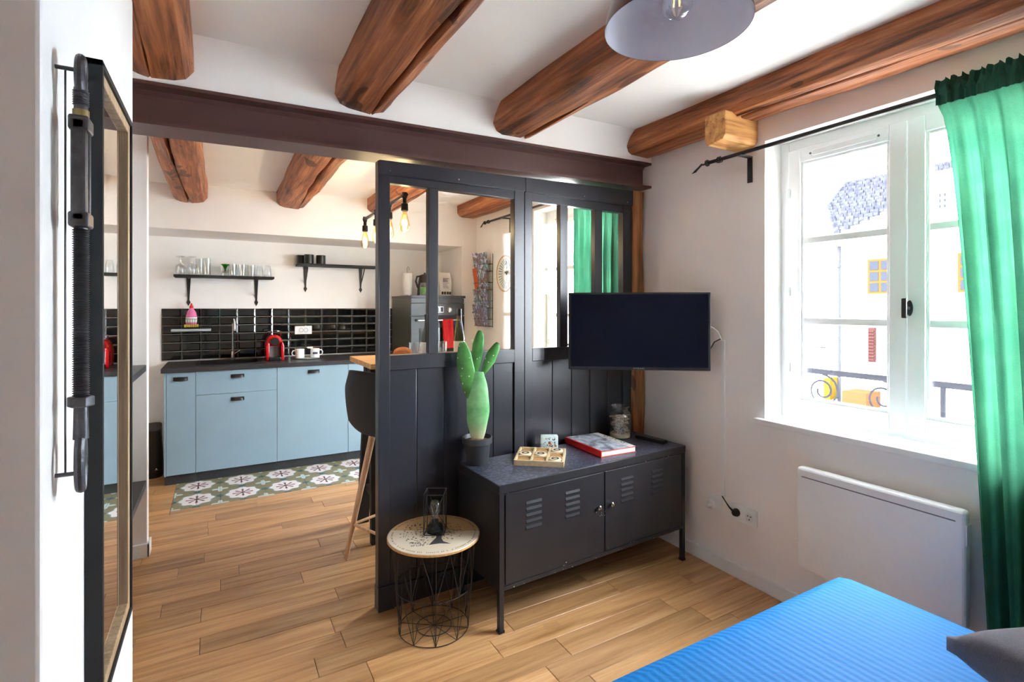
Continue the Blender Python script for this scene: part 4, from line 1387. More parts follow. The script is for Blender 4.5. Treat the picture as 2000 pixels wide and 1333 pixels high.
for x0, x1, fr, lab in units:
    cx = (x0 + x1) / 2
    u = thing('base_cabinet', lab, 'cabinet', (cx, KF, 0), group='blue kitchen base cabinets')
    hw = (x1 - x0) / 2
    if len(fr) == 2:
        MB().box((-hw + .001, .020, .08), (-hw + .018, .60, .879)).box((hw - .018, .020, .08), (hw - .001, .60, .879)).box((-hw + .018, .020, .08), (hw - .018, .60, .10)).box((-hw + .018, .59, .10), (hw - .018, .60, .879)).build('body', 'blue_front', u)
    else:
        MB().box((-hw + .001, .020, .08), (hw - .001, .60, .879)).build('body', 'blue_front', u)
    if x0 < -.3:
        MB().box((-hw, .0, .08), (-hw + .014, .60, .879)).build('side_panel', 'blue_front', u)
    for z0, z1 in fr:
        dn = 'drawer_front' if len(fr) > 1 else 'door'
        d = MB().box((-hw + (.016 if x0 < -.3 else .0015), 0, z0), (hw - .0015, .019, z1)).build(dn, 'blue_front', u, bevel=.0015)
        cup_handle(d, .0 if x0 > -.3 else .005, z1 - .050, -.001)
    MB().box((-hw + .001, .045, 0), (hw - .001, .060, .08)).build('plinth', 'plinth_dark', u)
wk = thing('worktop', 'dark grey laminate worktop along the kitchen wall', 'worktop', (-.39, 4.745, .88))
SX0, SX1, SY0, SY1 = .235, .700, .155, .520
WL, WD = 1.595 - (-.39) - .02, YB - .01 - 4.745
w = MB().box((0, 0, 0), (SX0, WD, .033)).box((SX1, 0, 0), (WL, WD, .033)).box((SX0, 0, 0), (SX1, SY0, .033)).box((SX0, SY1, 0), (SX1, WD, .033))
w.build('slab', 'worktop', wk)
sk = thing('kitchen_sink', 'black inset sink in the dark worktop', 'sink', (-.39 + (SX0 + SX1) / 2, 4.745 + (SY0 + SY1) / 2, .913))
a, b = (SX1 - SX0) / 2, (SY1 - SY0) / 2
MB().box((-a - .012, -b - .012, 0), (-a + .012, b + .012, .005)).box((a - .012, -b - .012, 0), (a + .012, b + .012, .005)).box((-a, -b - .012, 0), (a, -b + .012, .005)).box((-a, b - .012, 0), (a, b + .012, .005)).build('rim', 'plastic_black', sk, bevel=.002)
MB().box((-a + .003, -b + .003, -.16), (-a + .012, b - .003, 0)).box((a - .012, -b + .003, -.16), (a - .003, b - .003, 0)).box((-a + .003, -b + .003, -.16), (a - .003, -b + .012, 0)).box((-a + .003, b - .012, -.16), (a - .003, b - .003, 0)).box((-a + .003, -b + .003, -.165), (a - .003, b - .003, -.155)).build('basin', 'plastic_black', sk)
fc = thing('kitchen_tap', 'slim tall chrome gooseneck tap behind the sink', 'tap', (.107, 5.315, .913))
MB().lathe([(0, 0), (.024, 0), (.024, .012), (.016, .018), (.014, .075), (0, .077)], seg=20).build('base', 'chrome', fc)
MB().tube([(0, 0, .05), (0, 0, .32), (.002, -.012, .350), (.006, -.040, .365), (.010, -.070, .350), (.012, -.080, .300), (.012, -.082, .265)], .0085, 10).build('spout', 'chrome', fc)
MB().cyl((.014, 0, .055), (.060, -.01, .085), .005, seg=8).build('lever', 'chrome', fc)
# coffee machine
cf = thing('coffee_machine', 'red capsule coffee machine with a round black head on the worktop', 'coffee machine', (.432, 5.10, .9135))
bodyp = [(-.070, 0), (.070, 0), (.072, .12), (.066, .170), (.050, .205), (.025, .222), (-.025, .222), (-.050, .205), (-.066, .170), (-.072, .12)]
MB().prism(bodyp, 1, -.02, .16).build('body', 'red_plastic', cf, bevel=.012, seg=3)
for s in (-1, 1):
    MB().prism([(s * .050, 0), (s * .073, 0), (s * .073, .13), (s * .060, .165), (s * .046, .15)] if s > 0 else [(-.073, 0), (-.050, 0), (-.046, .15), (-.060, .165), (-.073, .13)], 1, -.085, 0).build('side_arm', 'red_plastic', cf, bevel=.006)
MB().lathe([(0, 0), (.030, 0), (.034, .006), (.034, .06), (0, .06)], seg=28, axis=1).build('brew_head', 'plastic_black', cf, loc=(0, -.015, .168))
MB().box((-.045, -.024, .03), (.045, -.018, .125)).build('front_panel', 'grey_plastic', cf)
MB().box((-.046, -.11, 0), (.046, -.02, .030)).build('drip_tray', 'plastic_black', cf, bevel=.004)
MB().tube([(-.050, .02, .21), (-.056, -.01, .255), (-.02, -.03, .262), (.02, -.03, .262), (.056, -.01, .255), (.050, .02, .21)], .004, 8).build('lever_handle', 'chrome', cf)
MB().box((-.05, .16, .02), (.05, .22, .20)).build('water_tank', 'drinking_glass', cf, bevel=.008)
# white mugs on a saucer
def mug(name, lab, loc, rz, mat, h=.082, r=.039, group=None, prn=False, sc=1.0):
    g = thing(name, lab, 'mug', loc, rz, group)
    MB().lathe([(0, 0), (r * .9, 0), (r, .004), (r, h), (r - .004, h), (r - .004, .006), (0, .005)], seg=28).build('cup', mat, g)
    MB().tube([(r - .003, 0, h * .82), (r + .018, 0, h * .84), (r + .028, 0, h * .62), (r + .024, 0, h * .36), (r - .002, 0, h * .24)], .0052, 8).build('handle', mat, g)
    if prn:
        p = MB()
        for k in range(5):
            aa = PI * 1.5 - .5 + k * .2
            p.box((-.0015, -.006, h * .40), (.0015, .006, h * .62), RZ(aa), None)
            q = p.v[-8:]
            cxx, cyy = math.cos(aa) * (r + .0005), math.sin(aa) * (r + .0005)
            p.v[-8:] = [(x_ + cxx, y_ + cyy, z_) for x_, y_, z_ in q]
        p.build('lettering', 'mug_print', g)
    return g
mug('white_mug', 'white printed mug on the worktop nearest the coffee machine, handle towards it', (.640, 5.06, .923), PI, 'white_gloss', prn=True, group='white mugs on the worktop')
mug('white_mug', 'white printed mug on the worktop with its handle away from the coffee machine', (.772, 5.06, .923), 0, 'white_gloss', prn=True, group='white mugs on the worktop')
sc_ = thing('small_plate', 'small patterned plate under the two white mugs', 'plate', (.706, 5.06, .9135))
MB().lathe([(0, 0), (.085, 0), (.108, .006), (.110, .009), (.085, .004), (0, .004)], seg=32).build('plate', 'tin_print', sc_)
# socket in the tiles
s3 = thing('kitchen_socket', 'white double socket set in the black tiles', 'socket', (.712, YB - .013, 1.165))
MB().box((-.078, -.008, -.040), (.078, 0, .040)).build('plate', 'white_gloss', s3, bevel=.003)
for dx in (-.020, .022):
    MB().lathe([(.019, 0), (.020, .002), (.018, .002), (.017, -.004), (0, -.004)], seg=20, axis=1).build('outlet', 'mid_grey', s3, loc=(dx, -.0085, 0))
# dish rack
dr = thing('wall_dish_rack', 'black wire dish rack on the tiles above a white drip shelf', 'dish rack', (-.213, YB - .013, 1.19))
wm = MB()
for z, hw, d in ((.095, .178, .115), (.02, .135, .095)):
    wm.tube([(-hw, -.004, z), (hw, -.004, z), (hw, -d, z), (-hw, -d, z)], .0022, 6, True)
wm.build('frame', 'wire_black', dr)
for k in range(20):
    t = k / 19
    MB().cyl((-.178 + .356 * t, -.115, .095), (-.135 + .27 * t, -.095, .02), .0015, seg=5).cyl((-.135 + .27 * t, -.095, .02), (-.135 + .27 * t, -.004, .02), .0015, seg=5).build('wire', 'wire_black', dr)
MB().box((-.148, -.11, -.012), (.148, -.002, .008)).build('drip_shelf', 'drip_grey', dr, bevel=.003)
sp_ = thing('sponge', 'yellow sponge in the wire dish rack', 'sponge', (-.213, YB - .075, 1.213))
MB().box((-.055, -.032, 0), (.055, .032, .024)).build('sponge_body', 'sponge', sp_, bevel=.005)
bt_ = thing('soap_bottle', 'pink washing-up liquid bottle standing on the yellow sponge', 'bottle', (-.213, YB - .075, 1.2375))
MB().lathe([(0, 0), (.040, 0), (.043, .006), (.042, .070), (.034, .105), (.018, .135), (.014, .142), (0, .143)], seg=24).build('bottle', 'pink_soap', bt_)
MB().lathe([(0, .142), (.015, .142), (.015, .158), (.008, .168), (.006, .185), (0, .186)], seg=16).build('cap', 'book_red', bt_)
MB().lathe([(.0432, .018), (.0437, .02), (.0430, .060), (.0425, .062)], seg=24).build('paper_label', 'paper', bt_)
# shelves
def wall_shelf(x0, x1, z, br, lab):
    s = thing('wall_shelf', lab, 'shelf', ((x0 + x1) / 2, YB, z), group='black kitchen wall shelves')
    hw = (x1 - x0) / 2
    MB().box((-hw, -.20, -.020), (hw, 0, 0)).build('board', 'matte_black', s, bevel=.001)
    for b in br:
        x = b - (x0 + x1) / 2
        k = MB().prism([(x - .017, -.02), (x - .007, -.215), (x - .016, -.235), (x, -.268), (x + .016, -.235), (x + .007, -.215), (x + .017, -.02)][::-1], 1, -.008, 0)
        k.box((x - .009, -.185, -.026), (x + .009, 0, -.020))
        k.tube([(x, -.165, -.026), (x, -.150, -.055), (x, -.07, -.135), (x, -.008, -.185)], .0055, 8)
        k.build('bracket', 'metal_black', s, bevel=.001, seg=1)
    return s
wall_shelf(-.337, .439, 1.667, (-.238, .301), 'black wall shelf carrying the drinking glasses')
wall_shelf(.642, 1.46, 1.803, (.732, 1.265), 'black wall shelf carrying the black mugs')
gl = {
 'wine': [(0, 0), (.029, 0), (.034, .03), (.036, .060), (.030, .085), (.010, .098), (.0045, .104), (.0045, .150), (.012, .155), (.032, .158), (.033, .160), (0, .1605)],
 'tall': [(0, 0), (.027, 0), (.029, .003), (.033, .150), (.031, .150), (.027, .008), (0, .008)],
 'tumbler': [(0, 0), (.028, 0), (.030, .004), (.034, .105), (.032, .105), (.028, .008), (0, .008)],
 'stem': [(0, .105), (.020, .105), (.022, .103), (.030, .060), (.033, .004), (.0315, 0), (.029, .004), (.027, .06), (.018, .1), (0, .1)]}
def glass(kind, x, yy, z, name, lab, group):
    g = thing(name, lab, 'glass', (x, yy, z), 0, group)
    MB().lathe(gl[kind], seg=20).build('glass', 'drinking_glass', g)
    return g
for x, yy, q in ((-.300, 5.335, 'against the wall at the shelf end'), (-.288, 5.245, 'at the front edge by the shelf end'), (-.222, 5.335, 'against the wall beside the tall glasses'), (-.205, 5.245, 'at the front edge beside the tall glasses')):
    glass('wine', x, yy, 1.667, 'wine_glass', 'clear upturned wine glass on the shelf, ' + q, 'upturned wine glasses on the shelf')
for x, yy, q in ((-.150, 5.30, 'next to the upturned wine glasses'), (-.095, 5.24, 'next to the green-stemmed glass')):
    glass('tall', x, yy, 1.667, 'tall_glass', 'tall straight clear glass on the shelf, ' + q, 'tall glasses on the shelf')
for x, yy, q in ((.105, 5.24, 'next to the green-stemmed glass'), (.145, 5.315, 'against the wall behind the other tumblers'), (.180, 5.24, 'in the middle of the row of tumblers'), (.253, 5.25, 'next to the flared glasses')):
    glass('tumbler', x, yy, 1.667, 'tumbler', 'short clear tumbler on the shelf, ' + q, 'tumblers on the shelf')
for x, yy, q in ((.325, 5.30, 'next to the tumblers'), (.388, 5.24, 'at the very end of the shelf')):
    glass('stem', x, yy, 1.667, 'flared_glass', 'flared clear glass standing upside down ' + q, 'flared glasses on the shelf')
gg = thing('green_stem_glass', 'wine glass with a green stem turned upside down on the lower shelf', 'glass', (.045, 5.25, 1.667))
MB().lathe([(0, .040), (.020, .040), (.031, .028), (.033, 0), (.031, 0), (.029, .026), (0, .037)], seg=24).build('bowl', 'drinking_glass', gg)
MB().lathe([(.006, .040), (.007, .060), (.018, .085), (.034, .100), (.034, .104), (0, .104)], seg=24).build('stem', 'green_glass', gg)
for x, yy, q in ((.690, 5.335, 'against the wall at the shelf end'), (.742, 5.228, 'in front of the one by the wall'), (.855, 5.255, 'on the side towards the partition')):
    mug('black_mug', 'black glossy mug on the wall shelf, ' + q, (x, yy, 1.803), random.uniform(.5, 2.2), 'plastic_black', h=.086, r=.043, group='black mugs on the shelf')
# bag left of the counter
bg_ = MB()
def bagf(u, v):
    a = u * 2 * PI
    w = 1 - .12 * v + .04 * math.sin(a * 3 + v * 5)
    x = .075 * w * math.copysign(abs(math.cos(a)) ** .6, math.cos(a))
    yy = .10 * w * math.copysign(abs(math.sin(a)) ** .6, math.sin(a))
    return (x, yy, v * (.40 + .02 * math.sin(a)))
bg_.grid(bagf, 24, 14, True)
bg_.f.append([k * 15 for k in range(24)][::-1])
bg_.f.append([k * 15 + 14 for k in range(24)])
bgo = thing('black_bag', 'black shiny bag standing on the floor beside the blue cabinets', 'bag', (-.480, 5.16, 0))
bg_.build('bag_body', 'bag_black', bgo, ang=60)
MB().prism([(-.010, 0), (.010, 0), (0, .017)], 1, -.0005, .0005).build('triangle_mark', 'white_matte', bgo, loc=(.035, -.103, .065))

# ---- tall oven cabinet
ov = thing('oven_cabinet', 'tall dark grey cabinet with a built-in oven in the kitchen corner', 'oven', (1.872, 4.77, 0))
OW = .279
MB().box((-OW, .02, .08), (OW, .61, 1.478)).build('carcass', 'oven_side', ov, bevel=.001)
MB().box((-OW - .005, -.012, 1.478), (OW + .012, .61, 1.502)).build('top_board', 'oven_dark', ov, bevel=.002)
MB().box((-OW, .045, 0), (OW, .06, .08)).build('plinth', 'plinth_dark', ov)
MB().box((-OW, .0, 1.430), (OW, .02, 1.476)).build('filler_strip', 'oven_dark', ov, bevel=.001)
cp = MB().box((-OW, -.008, 1.305), (OW, .02, 1.427)).build('control_panel', 'oven_dark', ov, bevel=.002)
for x in (-.105, .120):
    MB().lathe([(0, 0), (.026, 0), (.026, .004), (.018, .007), (.017, .026), (0, .028)], seg=24, axis=1).build('knob', 'chrome', cp, loc=(x, -.008, 1.362))
MB().box((-.060, -.011, 1.335), (.055, -.007, 1.395)).build('display_frame', 'chrome', cp, bevel=.001)
MB().box((-.055, -.0125, 1.340), (.050, -.010, 1.390)).build('display', 'oven_glass', cp)
od = MB().box((-OW, -.010, .90), (OW, .02, 1.298)).build('oven_door', 'oven_dark', ov, bevel=.002)
MB().box((-.195, -.0125, .955), (.195, -.009, 1.185)).build('door_window', 'oven_glass', od)
MB().cyl((-.225, -.050, 1.262), (.225, -.050, 1.262), .009, seg=12).build('handle', 'chrome', od)
for x in (-.225, .225):
    MB().cyl((x, -.056, 1.262), (x, -.008, 1.262), .015, seg=14).build('handle_mount', 'plastic_black', od)
MB().box((-OW, -.004, .083), (OW, .02, .896)).build('lower_door', 'oven_dark', ov, bevel=.002)
rt = thing('red_towel', 'red tea towel hanging over the oven handle', 'towel', (1.955, 4.72, 1.262))
def towel(u, v):
    x = -.052 + .104 * u + .004 * math.sin(v * 9)
    s = v * 2 - 1
    fold = .006 * math.sin(u * 9 + v * 3)
    if abs(s) < .06:
        a = s / .06 * PI / 2
        return (x, .0125 * math.sin(a), .0125 * math.cos(a) - .002)
    if s > 0: return (x, .0125 + fold * .3, -.002 - (s - .06) * .20)
    return (x, -.0125 + fold - .008 * (-s), -.002 - (-s - .06) * .29)
MB().grid(towel, 14, 50).build('cloth', 'towel_red', rt, ang=70)
OT = 1.5022
kr = thing('kitchen_roll', 'white kitchen roll on an upright holder on the oven cabinet', 'kitchen roll', (1.660, 5.08, OT))
MB().lathe([(0, 0), (.062, 0), (.062, .008), (0, .010)], seg=24).build('holder_base', 'chrome', kr)
MB().lathe([(.018, .012), (.050, .012), (.052, .016), (.052, .225), (.050, .229), (.018, .229)], seg=28).build('paper_roll', 'paper', kr)
MB().tube([(0, 0, .008), (0, 0, .285), (.010, 0, .300), (.020, 0, .285), (.020, 0, .262)], .003, 8).build('holder_rod', 'chrome', kr)
gj = thing('green_label_jar', 'clear jar with a green label on the oven cabinet', 'jar', (1.800, 4.94, OT))
MB().lathe([(0, 0), (.050, 0), (.053, .004), (.053, .105), (.047, .118), (.047, .130), (.044, .130), (.044, .117), (.050, .104), (.050, .006), (0, .005)], seg=28).build('glass', 'drinking_glass', gj)
MB().lathe([(.0536, .020), (.0538, .022), (.0538, .085), (.0536, .087)], seg=28).build('paper_label', 'label_green', gj)
kt = thing('black_kettle', 'black kettle behind the green jar on the oven cabinet', 'kettle', (1.855, 5.10, OT))
MB().lathe([(0, 0), (.078, 0), (.080, .01), (.074, .10), (.060, .190), (.055, .215), (.030, .226), (0, .228)], seg=32).build('body', 'plastic_black', kt)
MB().tube([(-.055, -.02, .205), (-.095, -.035, .200), (-.110, -.04, .150), (-.085, -.03, .085)], .010, 10).build('handle', 'plastic_black', kt)
MB().lathe([(0, .226), (.010, .227), (.012, .240), (0, .243)], seg=12).build('lid_knob', 'plastic_black', kt)
cbg = thing('coffee_bag', 'white paper coffee bag with dark print on the oven cabinet', 'bag', (2.035, 5.02, OT), R(8))
bgm = MB()
def cbf(u, v):
    a = u * 2 * PI
    w, d = .068, .040 * (1 - .75 * max(0, v - .55) / .45)
    cxx, cyy = math.cos(a), math.sin(a)
    q = max(abs(cxx), abs(cyy))
    return (w * cxx / q * (1 - .05 * math.sin(v * 7)), d * cyy / q, v * .245)
bgm.grid(cbf, 32, 12, True)
bgm.f.append([k * 13 for k in range(32)][::-1])
bgm.f.append([k * 13 + 12 for k in range(32)])
bgm.build('paper_bag', 'paper', cbg, ang=40)
pp = MB()
for k, x in enumerate((-.050, -.020, .012, .040)):
    pp.box((x, -.0425, .018), (x + .020, -.0395, .046))
for k in range(7):
    pp.box((-.035, -.0425, .085 + k * .016), (.035 - .01 * (k % 3), -.0385, .089 + k * .016))
pp.build('print', 'ink', cbg)

# ---- brochure rack and wall plate on the window wall
br = thing('brochure_rack', 'black wire brochure rack on the kitchen wall by the plate', 'rack', (XR, 4.60, 1.19))
RW, RH = .155, .72
wm = MB()
for s in (-1, 1):
    wm.cyl((-.006, s * RW, 0), (-.006, s * RW, RH), .003, seg=6)
wm.cyl((-.006, 0, 0), (-.006, 0, RH), .0025, seg=6)
wm.build('rack_frame', 'wire_black', br)
for k in range(4):
    z = .01 + k * .18
    MB().tube([(-.006, -RW, z), (-.055, -RW, z), (-.055, RW, z), (-.006, RW, z)], .0025, 6, True).build('pocket_base', 'wire_black', br)
    MB().tube([(-.006, -RW, z + .07), (-.065, -RW, z + .07), (-.065, RW, z + .07), (-.006, RW, z + .07)], .0025, 6, True).build('pocket_rim', 'wire_black', br)
bm_ = MB().box((-.004, -.05, 0), (.004, .05, .21)).mesh('brochure', 'brochure')
omesh = MB().box((-.004, -.05, 0), (.004, .05, .21)).mesh('brochure_orange', 'orange_print')
rows_lab = ('bottom', 'second', 'third', 'top')
cols = ('towards the plate', 'in the middle', 'towards the oven')
for k in range(4):
    for i in range(3):
        z = 1.19 + .014 + k * .18
        o = bpy.data.objects.new('brochure', omesh if (k == 2 and i == 2) else bm_)
        COL.objects.link(o)
        o.location = (XR - .046, 4.60 - .102 + i * .102, z)
        o.rotation_euler = (random.uniform(-.05, .05), R(-9 + random.uniform(-2, 2)), 0)
        o.scale = (1, .96, random.uniform(.85, 1.05))
        nm = 'orange travel brochure' if (k == 2 and i == 2) else 'glossy travel brochure'
        tag(o, '%s in the %s pocket of the wire rack, %s' % (nm, rows_lab[k], cols[i]), 'brochure', 'brochures in the wire rack')
pk = thing('pronged_hook', 'dark two-pronged metal hook on the wall by the brochure rack', 'hook', (XR, 4.80, 1.335))
MB().tube([(0, 0, 0), (-.03, .01, 0), (-.06, .05, .006), (-.085, .10, .016)], [.004, .006, .008, .001], 8).tube([(-.03, .01, 0), (-.07, .045, -.008), (-.10, .09, -.014)], [.004, .008, .001], 8).build('prongs', 'metal_black', pk)
pw = thing('wall_plate', 'round decorative plate with dark plant motif hung on the kitchen wall', 'plate', (XR, 4.16, 1.70))
MB().lathe([(0, .010), (.100, .008), (.150, .020), (.166, .028), (.170, .026), (.155, .010), (.10, 0), (0, 0)], seg=48, axis=0).build('dish', 'plate', pw, rot=(0, 0, PI), loc=(-.001, 0, 0))

# ---- bar table, stool and the things on the table
TT = 1.055
tbx = thing('bar_table', 'high oak bar table with black splayed legs behind the partition', 'table', (1.27, 3.31, 0))
MB().box((-.50, -.28, TT - .032), (.58, .28, TT)).build('top', 'oak_top', tbx, bevel=.003)
for x in (-.44, .44):
    for s in (-1, 1):
        lg = MB()
        b0, t0 = Vector((x - .025 * (1 if x < 0 else -1), s * .17 - .13 + .02, 0)), Vector((x, s * .05 - .10, TT - .04))
        hw = .035
        vs = []
        for p in (b0, t0):
            for dx, dy in ((-hw, -.022), (hw, -.022), (hw, .022), (-hw, .022)):
                vs.append((p.x + dx, p.y + dy, p.z))
        lg.add(vs, [(0, 3, 2, 1), (4, 5, 6, 7), (0, 1, 5, 4), (1, 2, 6, 5), (2, 3, 7, 6), (3, 0, 4, 7)])
        lg.build('leg', 'matte_black', tbx, bevel=.003)
    MB().box((x - .03, -.17, TT - .08), (x + .03, .02, TT - .032)).build('leg_head', 'matte_black', tbx, bevel=.002)
    MB().box((x - .02, -.22, .22), (x + .02, .02, .26)).build('cross_bar', 'matte_black', tbx, bevel=.002)
sl_ = thing('bar_stool', 'bar stool with black moulded shell seat and splayed beech legs', 'stool', (.855, 2.832, 0), R(23))
shell = MB()
SZ = .700
def shf(u, v):
    # v: 0 seat front .. 1 top of the back ; u across
    a = (u - .5) * 2
    L = v
    if L < .5:
        x = .19 - .36 * (L / .5)
        z = SZ + .012 * (1 - L / .5) ** 2 + .002
    else:
        t = (L - .5) / .5
        x = -.17 - .085 * math.sin(t * PI / 2) * .9
        z = SZ + .355 * t ** 1.15
    w = .205 * (1 - .16 * max(0, (L - .8) / .2) ** 2) * (1 - .12 * max(0, (.12 - L) / .12))
    curl = abs(a) ** 2.4
    z += .055 * curl * (1 - abs(2 * L - 1) ** 2) + (.018 * curl if L < .5 else -.03 * abs(a) ** 4 * max(0, (L - .75) / .25))
    x += (.075 * curl) * max(0, (L - .42) / .58)
    return (x, a * w, z)
shell.grid(shf, 22, 34)
so = shell.build('shell_seat', 'matte_black', sl_, ang=80)
sm = so.modifiers.new('thickness', 'SOLIDIFY')
sm.thickness = .012
sm.offset = -1
feet = []
for ax_, ay_ in ((1, 1), (-1, 1), (-1, -1), (1, -1)):
    b0, t0 = Vector((ax_ * .188, ay_ * .188, 0)), Vector((ax_ * .085, ay_ * .085, SZ - .012))
    feet.append((b0, t0))
    MB().cyl(b0, t0, .0135, .019, seg=14).build('leg', 'beech', sl_)
for k in range(4):
    p = feet[k][0].lerp(feet[k][1], .27)
    q = feet[(k + 1) % 4][0].lerp(feet[(k + 1) % 4][1], .27)
    MB().cyl(p, q, .008, seg=10).build('footrest', 'beech', sl_)
MB().box((-.10, -.10, SZ - .030), (.10, .10, SZ - .010)).build('seat_frame', 'matte_black', sl_, bevel=.006)
def bottle(name, lab, loc, mat, h=.32, r=.037):
    g = thing(name, lab, 'bottle', loc)
    MB().lathe([(0, 0), (r, 0), (r + .001, .004), (r, h * .40), (r * .86, h * .52), (r * .45, h * .76), (.0145, h * .90), (.0145, h), (0, h)], seg=28).build('glass', mat, g)
    MB().lathe([(.0152, h * .86), (.0155, h), (.0155, h + .002), (0, h + .003)], seg=20).build('capsule', 'plastic_black', g)
    MB().lathe([(r + .0012, .035), (r + .0015, .037), (r + .0015, .105), (r + .0012, .107)], seg=28).build('paper_label', 'paper', g)
    return g
bottle('wine_bottle', 'slender yellow-green wine bottle with pale label on the bar table', (1.400, 3.18, TT), 'olive_glass')
bottle('brown_bottle', 'dark brown bottle on the bar table behind the glazing bar', (1.175, 3.19, TT), 'brown_glass', .285, .040)
for x, yy, q in ((1.125, 3.10, 'beside the bread plate'), (1.100, 3.22, 'beside the brown bottle'), (1.255, 3.13, 'between the two bottles'), (1.300, 3.24, 'beside the yellow-green wine bottle')):
    glass('tumbler', x, yy, TT, 'water_glass', 'clear water glass on the bar table ' + q, 'glasses on the bar table')
bo = thing('bread_plate', 'white plate holding a bread roll on the bar table', 'plate', (1.000, 3.15, TT))
MB().lathe([(0, 0), (.06, 0), (.092, .012), (.094, .014), (.06, .006), (0, .006)], seg=32).build('plate', 'white_gloss', bo)
br_ = MB()
br_.grid(lambda u, v: (.060 * math.sin(PI * v) * math.cos(u * 2 * PI), .042 * math.sin(PI * v) * math.sin(u * 2 * PI), .042 - .036 * math.cos(PI * v)), 20, 12, True)
tag(br_.build('bread_roll', 'bread', loc=(1.000, 3.15, TT + .006)), 'crusty golden bread roll on the white plate', 'bread')
pp_ = thing('small_plant', 'small yellow-green spiky plant in a white pot on the bar table', 'plant', (1.530, 3.17, TT))
MB().lathe([(0, 0), (.026, 0), (.034, .060), (.031, .060), (.028, .05), (0, .05)], seg=24).build('pot', 'white_gloss', pp_)
rd = random.Random(5)
for k in range(26):
    a = rd.uniform(0, 2 * PI)
    e = rd.uniform(.3, 1.35)
    L = rd.uniform(.055, .085)
    d = Vector((math.cos(a) * math.cos(e), math.sin(a) * math.cos(e), math.sin(e)))
    p = Vector((0, 0, .058))
    sd = d.cross(Vector((0, 0, 1))).normalized() * .007
    m = p + d * L * .5 + Vector((0, 0, .006))
    t = p + d * L
    lf = MB().add([p - sd * .3, p + sd * .3, m + sd, m - sd, t, m + Vector((0, 0, .003))], [(0, 1, 2, 5), (0, 5, 3), (5, 2, 4), (3, 5, 4)])
    lf.build('leaf', 'green_leaf', pp_)

# ---- pipe lamp over the bar table
pl_ = thing('pipe_lamp', 'black iron pipe lamp with four amber filament bulbs over the bar table', 'lamp', (1.0, 3.60, 2.085))
MB().cyl((0, -.50, 0), (0, .52, 0), .012, seg=14).build('pipe', 'bulb_base', pl_)
MB().cyl((0, 0, 0), (0, 0, zc(1.0) - 2.085 - .01), .012, seg=14).lathe([(0, 0), (.05, 0), (.05, .012), (0, .012)], (0, 0, zc(1.0) - 2.085 - .012), 24).build('stem', 'bulb_base', pl_)
for k in range(4):
    yy = -.49 + k * .333
    e = MB().cyl((0, yy, .016), (0, yy, -.020), .016, seg=14).cyl((0, yy - .02, 0), (0, yy + .02, 0), .0155, seg=14)
    e.build('elbow', 'bulb_base', pl_)
    hd = MB().cyl((0, yy, -.02), (0, yy, -.06), .012, seg=12).lathe([(.013, -.050), (.021, -.055), (.022, -.095), (.018, -.100), (0, -.100)], (0, yy, 0), 20)
    h_ = hd.build('lamp_holder', 'bulb_base', pl_)
    bb = MB().lathe([(.013, -.100), (.015, -.112), (.026, -.160), (.032, -.190), (.030, -.210), (.018, -.228), (0, -.234)], (0, yy, 0), 24)
    b_ = bb.build('bulb', 'amber_glass', pl_)
    fm = MB()
    for q in range(4):
        a = PI / 2 * q
        fm.cyl((.006 * math.cos(a), yy + .006 * math.sin(a), -.120), (.013 * math.cos(a), yy + .013 * math.sin(a), -.195), .0011, seg=5)
    fm.build('filament', 'filament', b_)
    pb = bpy.data.lights.new('bulb_light', 'POINT')
    pb.energy = 0.12
    pb.color = (1, .93, .84)
    pb.shadow_soft_size = .025
    pbo = bpy.data.objects.new('bulb_light', pb)
    COL.objects.link(pbo)
    pbo.parent = pl_
    pbo.location = (0, yy, -.17)

# ================================================================== OUTSIDE
struct(MB().box((XR + .4, -30, -3.7), (60, 45, -3.5)).build('ground', 'street'), 'pale street below', 'street')
FX = 18.0
def zz9(z): return CAMH + (z - CAMH) * 2
fh = thing('house_across', 'white house across the street with orange window and grey drainpipe', 'house', (FX, 7.0, -3.5))
def fbox(name, mat, y0, y1, z0, z1, x0=0, x1=.2, par=None, bev=0):
    return MB().box((x0, y0 - 7, z0 + 3.5), (x1, y1 - 7, z1 + 3.5)).build(name, mat, par or fh, bevel=bev)
fbox('wall', 'stucco', 9.46, 26, -3.5, 3.46, 0, 6)
fbox('wall', 'stucco_blue', -12, 9.46, -3.5, 3.40, -.05, 6)
fbox('cornice', 'stucco', -12, 9.9, 3.40, 3.62, -.40, .2)
fbox('gutter', 'pipe_grey', -12, 10.0, 3.60, 3.68, -.45, -.30)
MB().cyl((-.20, 9.46 - 7, 0), (-.20, 9.46 - 7, 7.0), .055, seg=12).build('drainpipe', 'pipe_grey', fh)
for z in (.8, 2.6, 4.4, 6.2):
    MB().cyl((-.20, 9.46 - 7, z), (-.20, 9.46 - 7, z + .08), .075, seg=12).build('pipe_clip', 'pipe_grey', fh)
def fwin(y0, y1, z0, z1, fmat):
    w = fbox('window', fmat, y0, y1, z0, z1, -.09, 0)
    n = 2
    for i in range(n):
        for k in range(3):
            a = y0 + .07 + i * (y1 - y0 - .07) / n
            b = y0 + (i + 1) * (y1 - y0 - .07) / n
            c_ = z0 + .07 + k * (z1 - z0 - .07) / 3
            d = z0 + (k + 1) * (z1 - z0 - .07) / 3
            fbox('pane', 'dark_pane', a, b, c_, d, -.105, -.085, w)
    fbox('window_sill', 'stucco_blue', y0 - .12, y1 + .15, z0 - .45, z0 - .35, -.22, 0)
fwin(7.95, 8.66, 1.80, 2.90, 'orange_frame')
fwin(5.65, 6.36, 1.80, 2.90, 'orange_frame')
fbox('dormer', 'stucco', 5.4, 7.5, 3.6, 5.3, -.05, 3)
fwin(6.55, 6.85, 4.15, 4.70, 'stucco_blue')
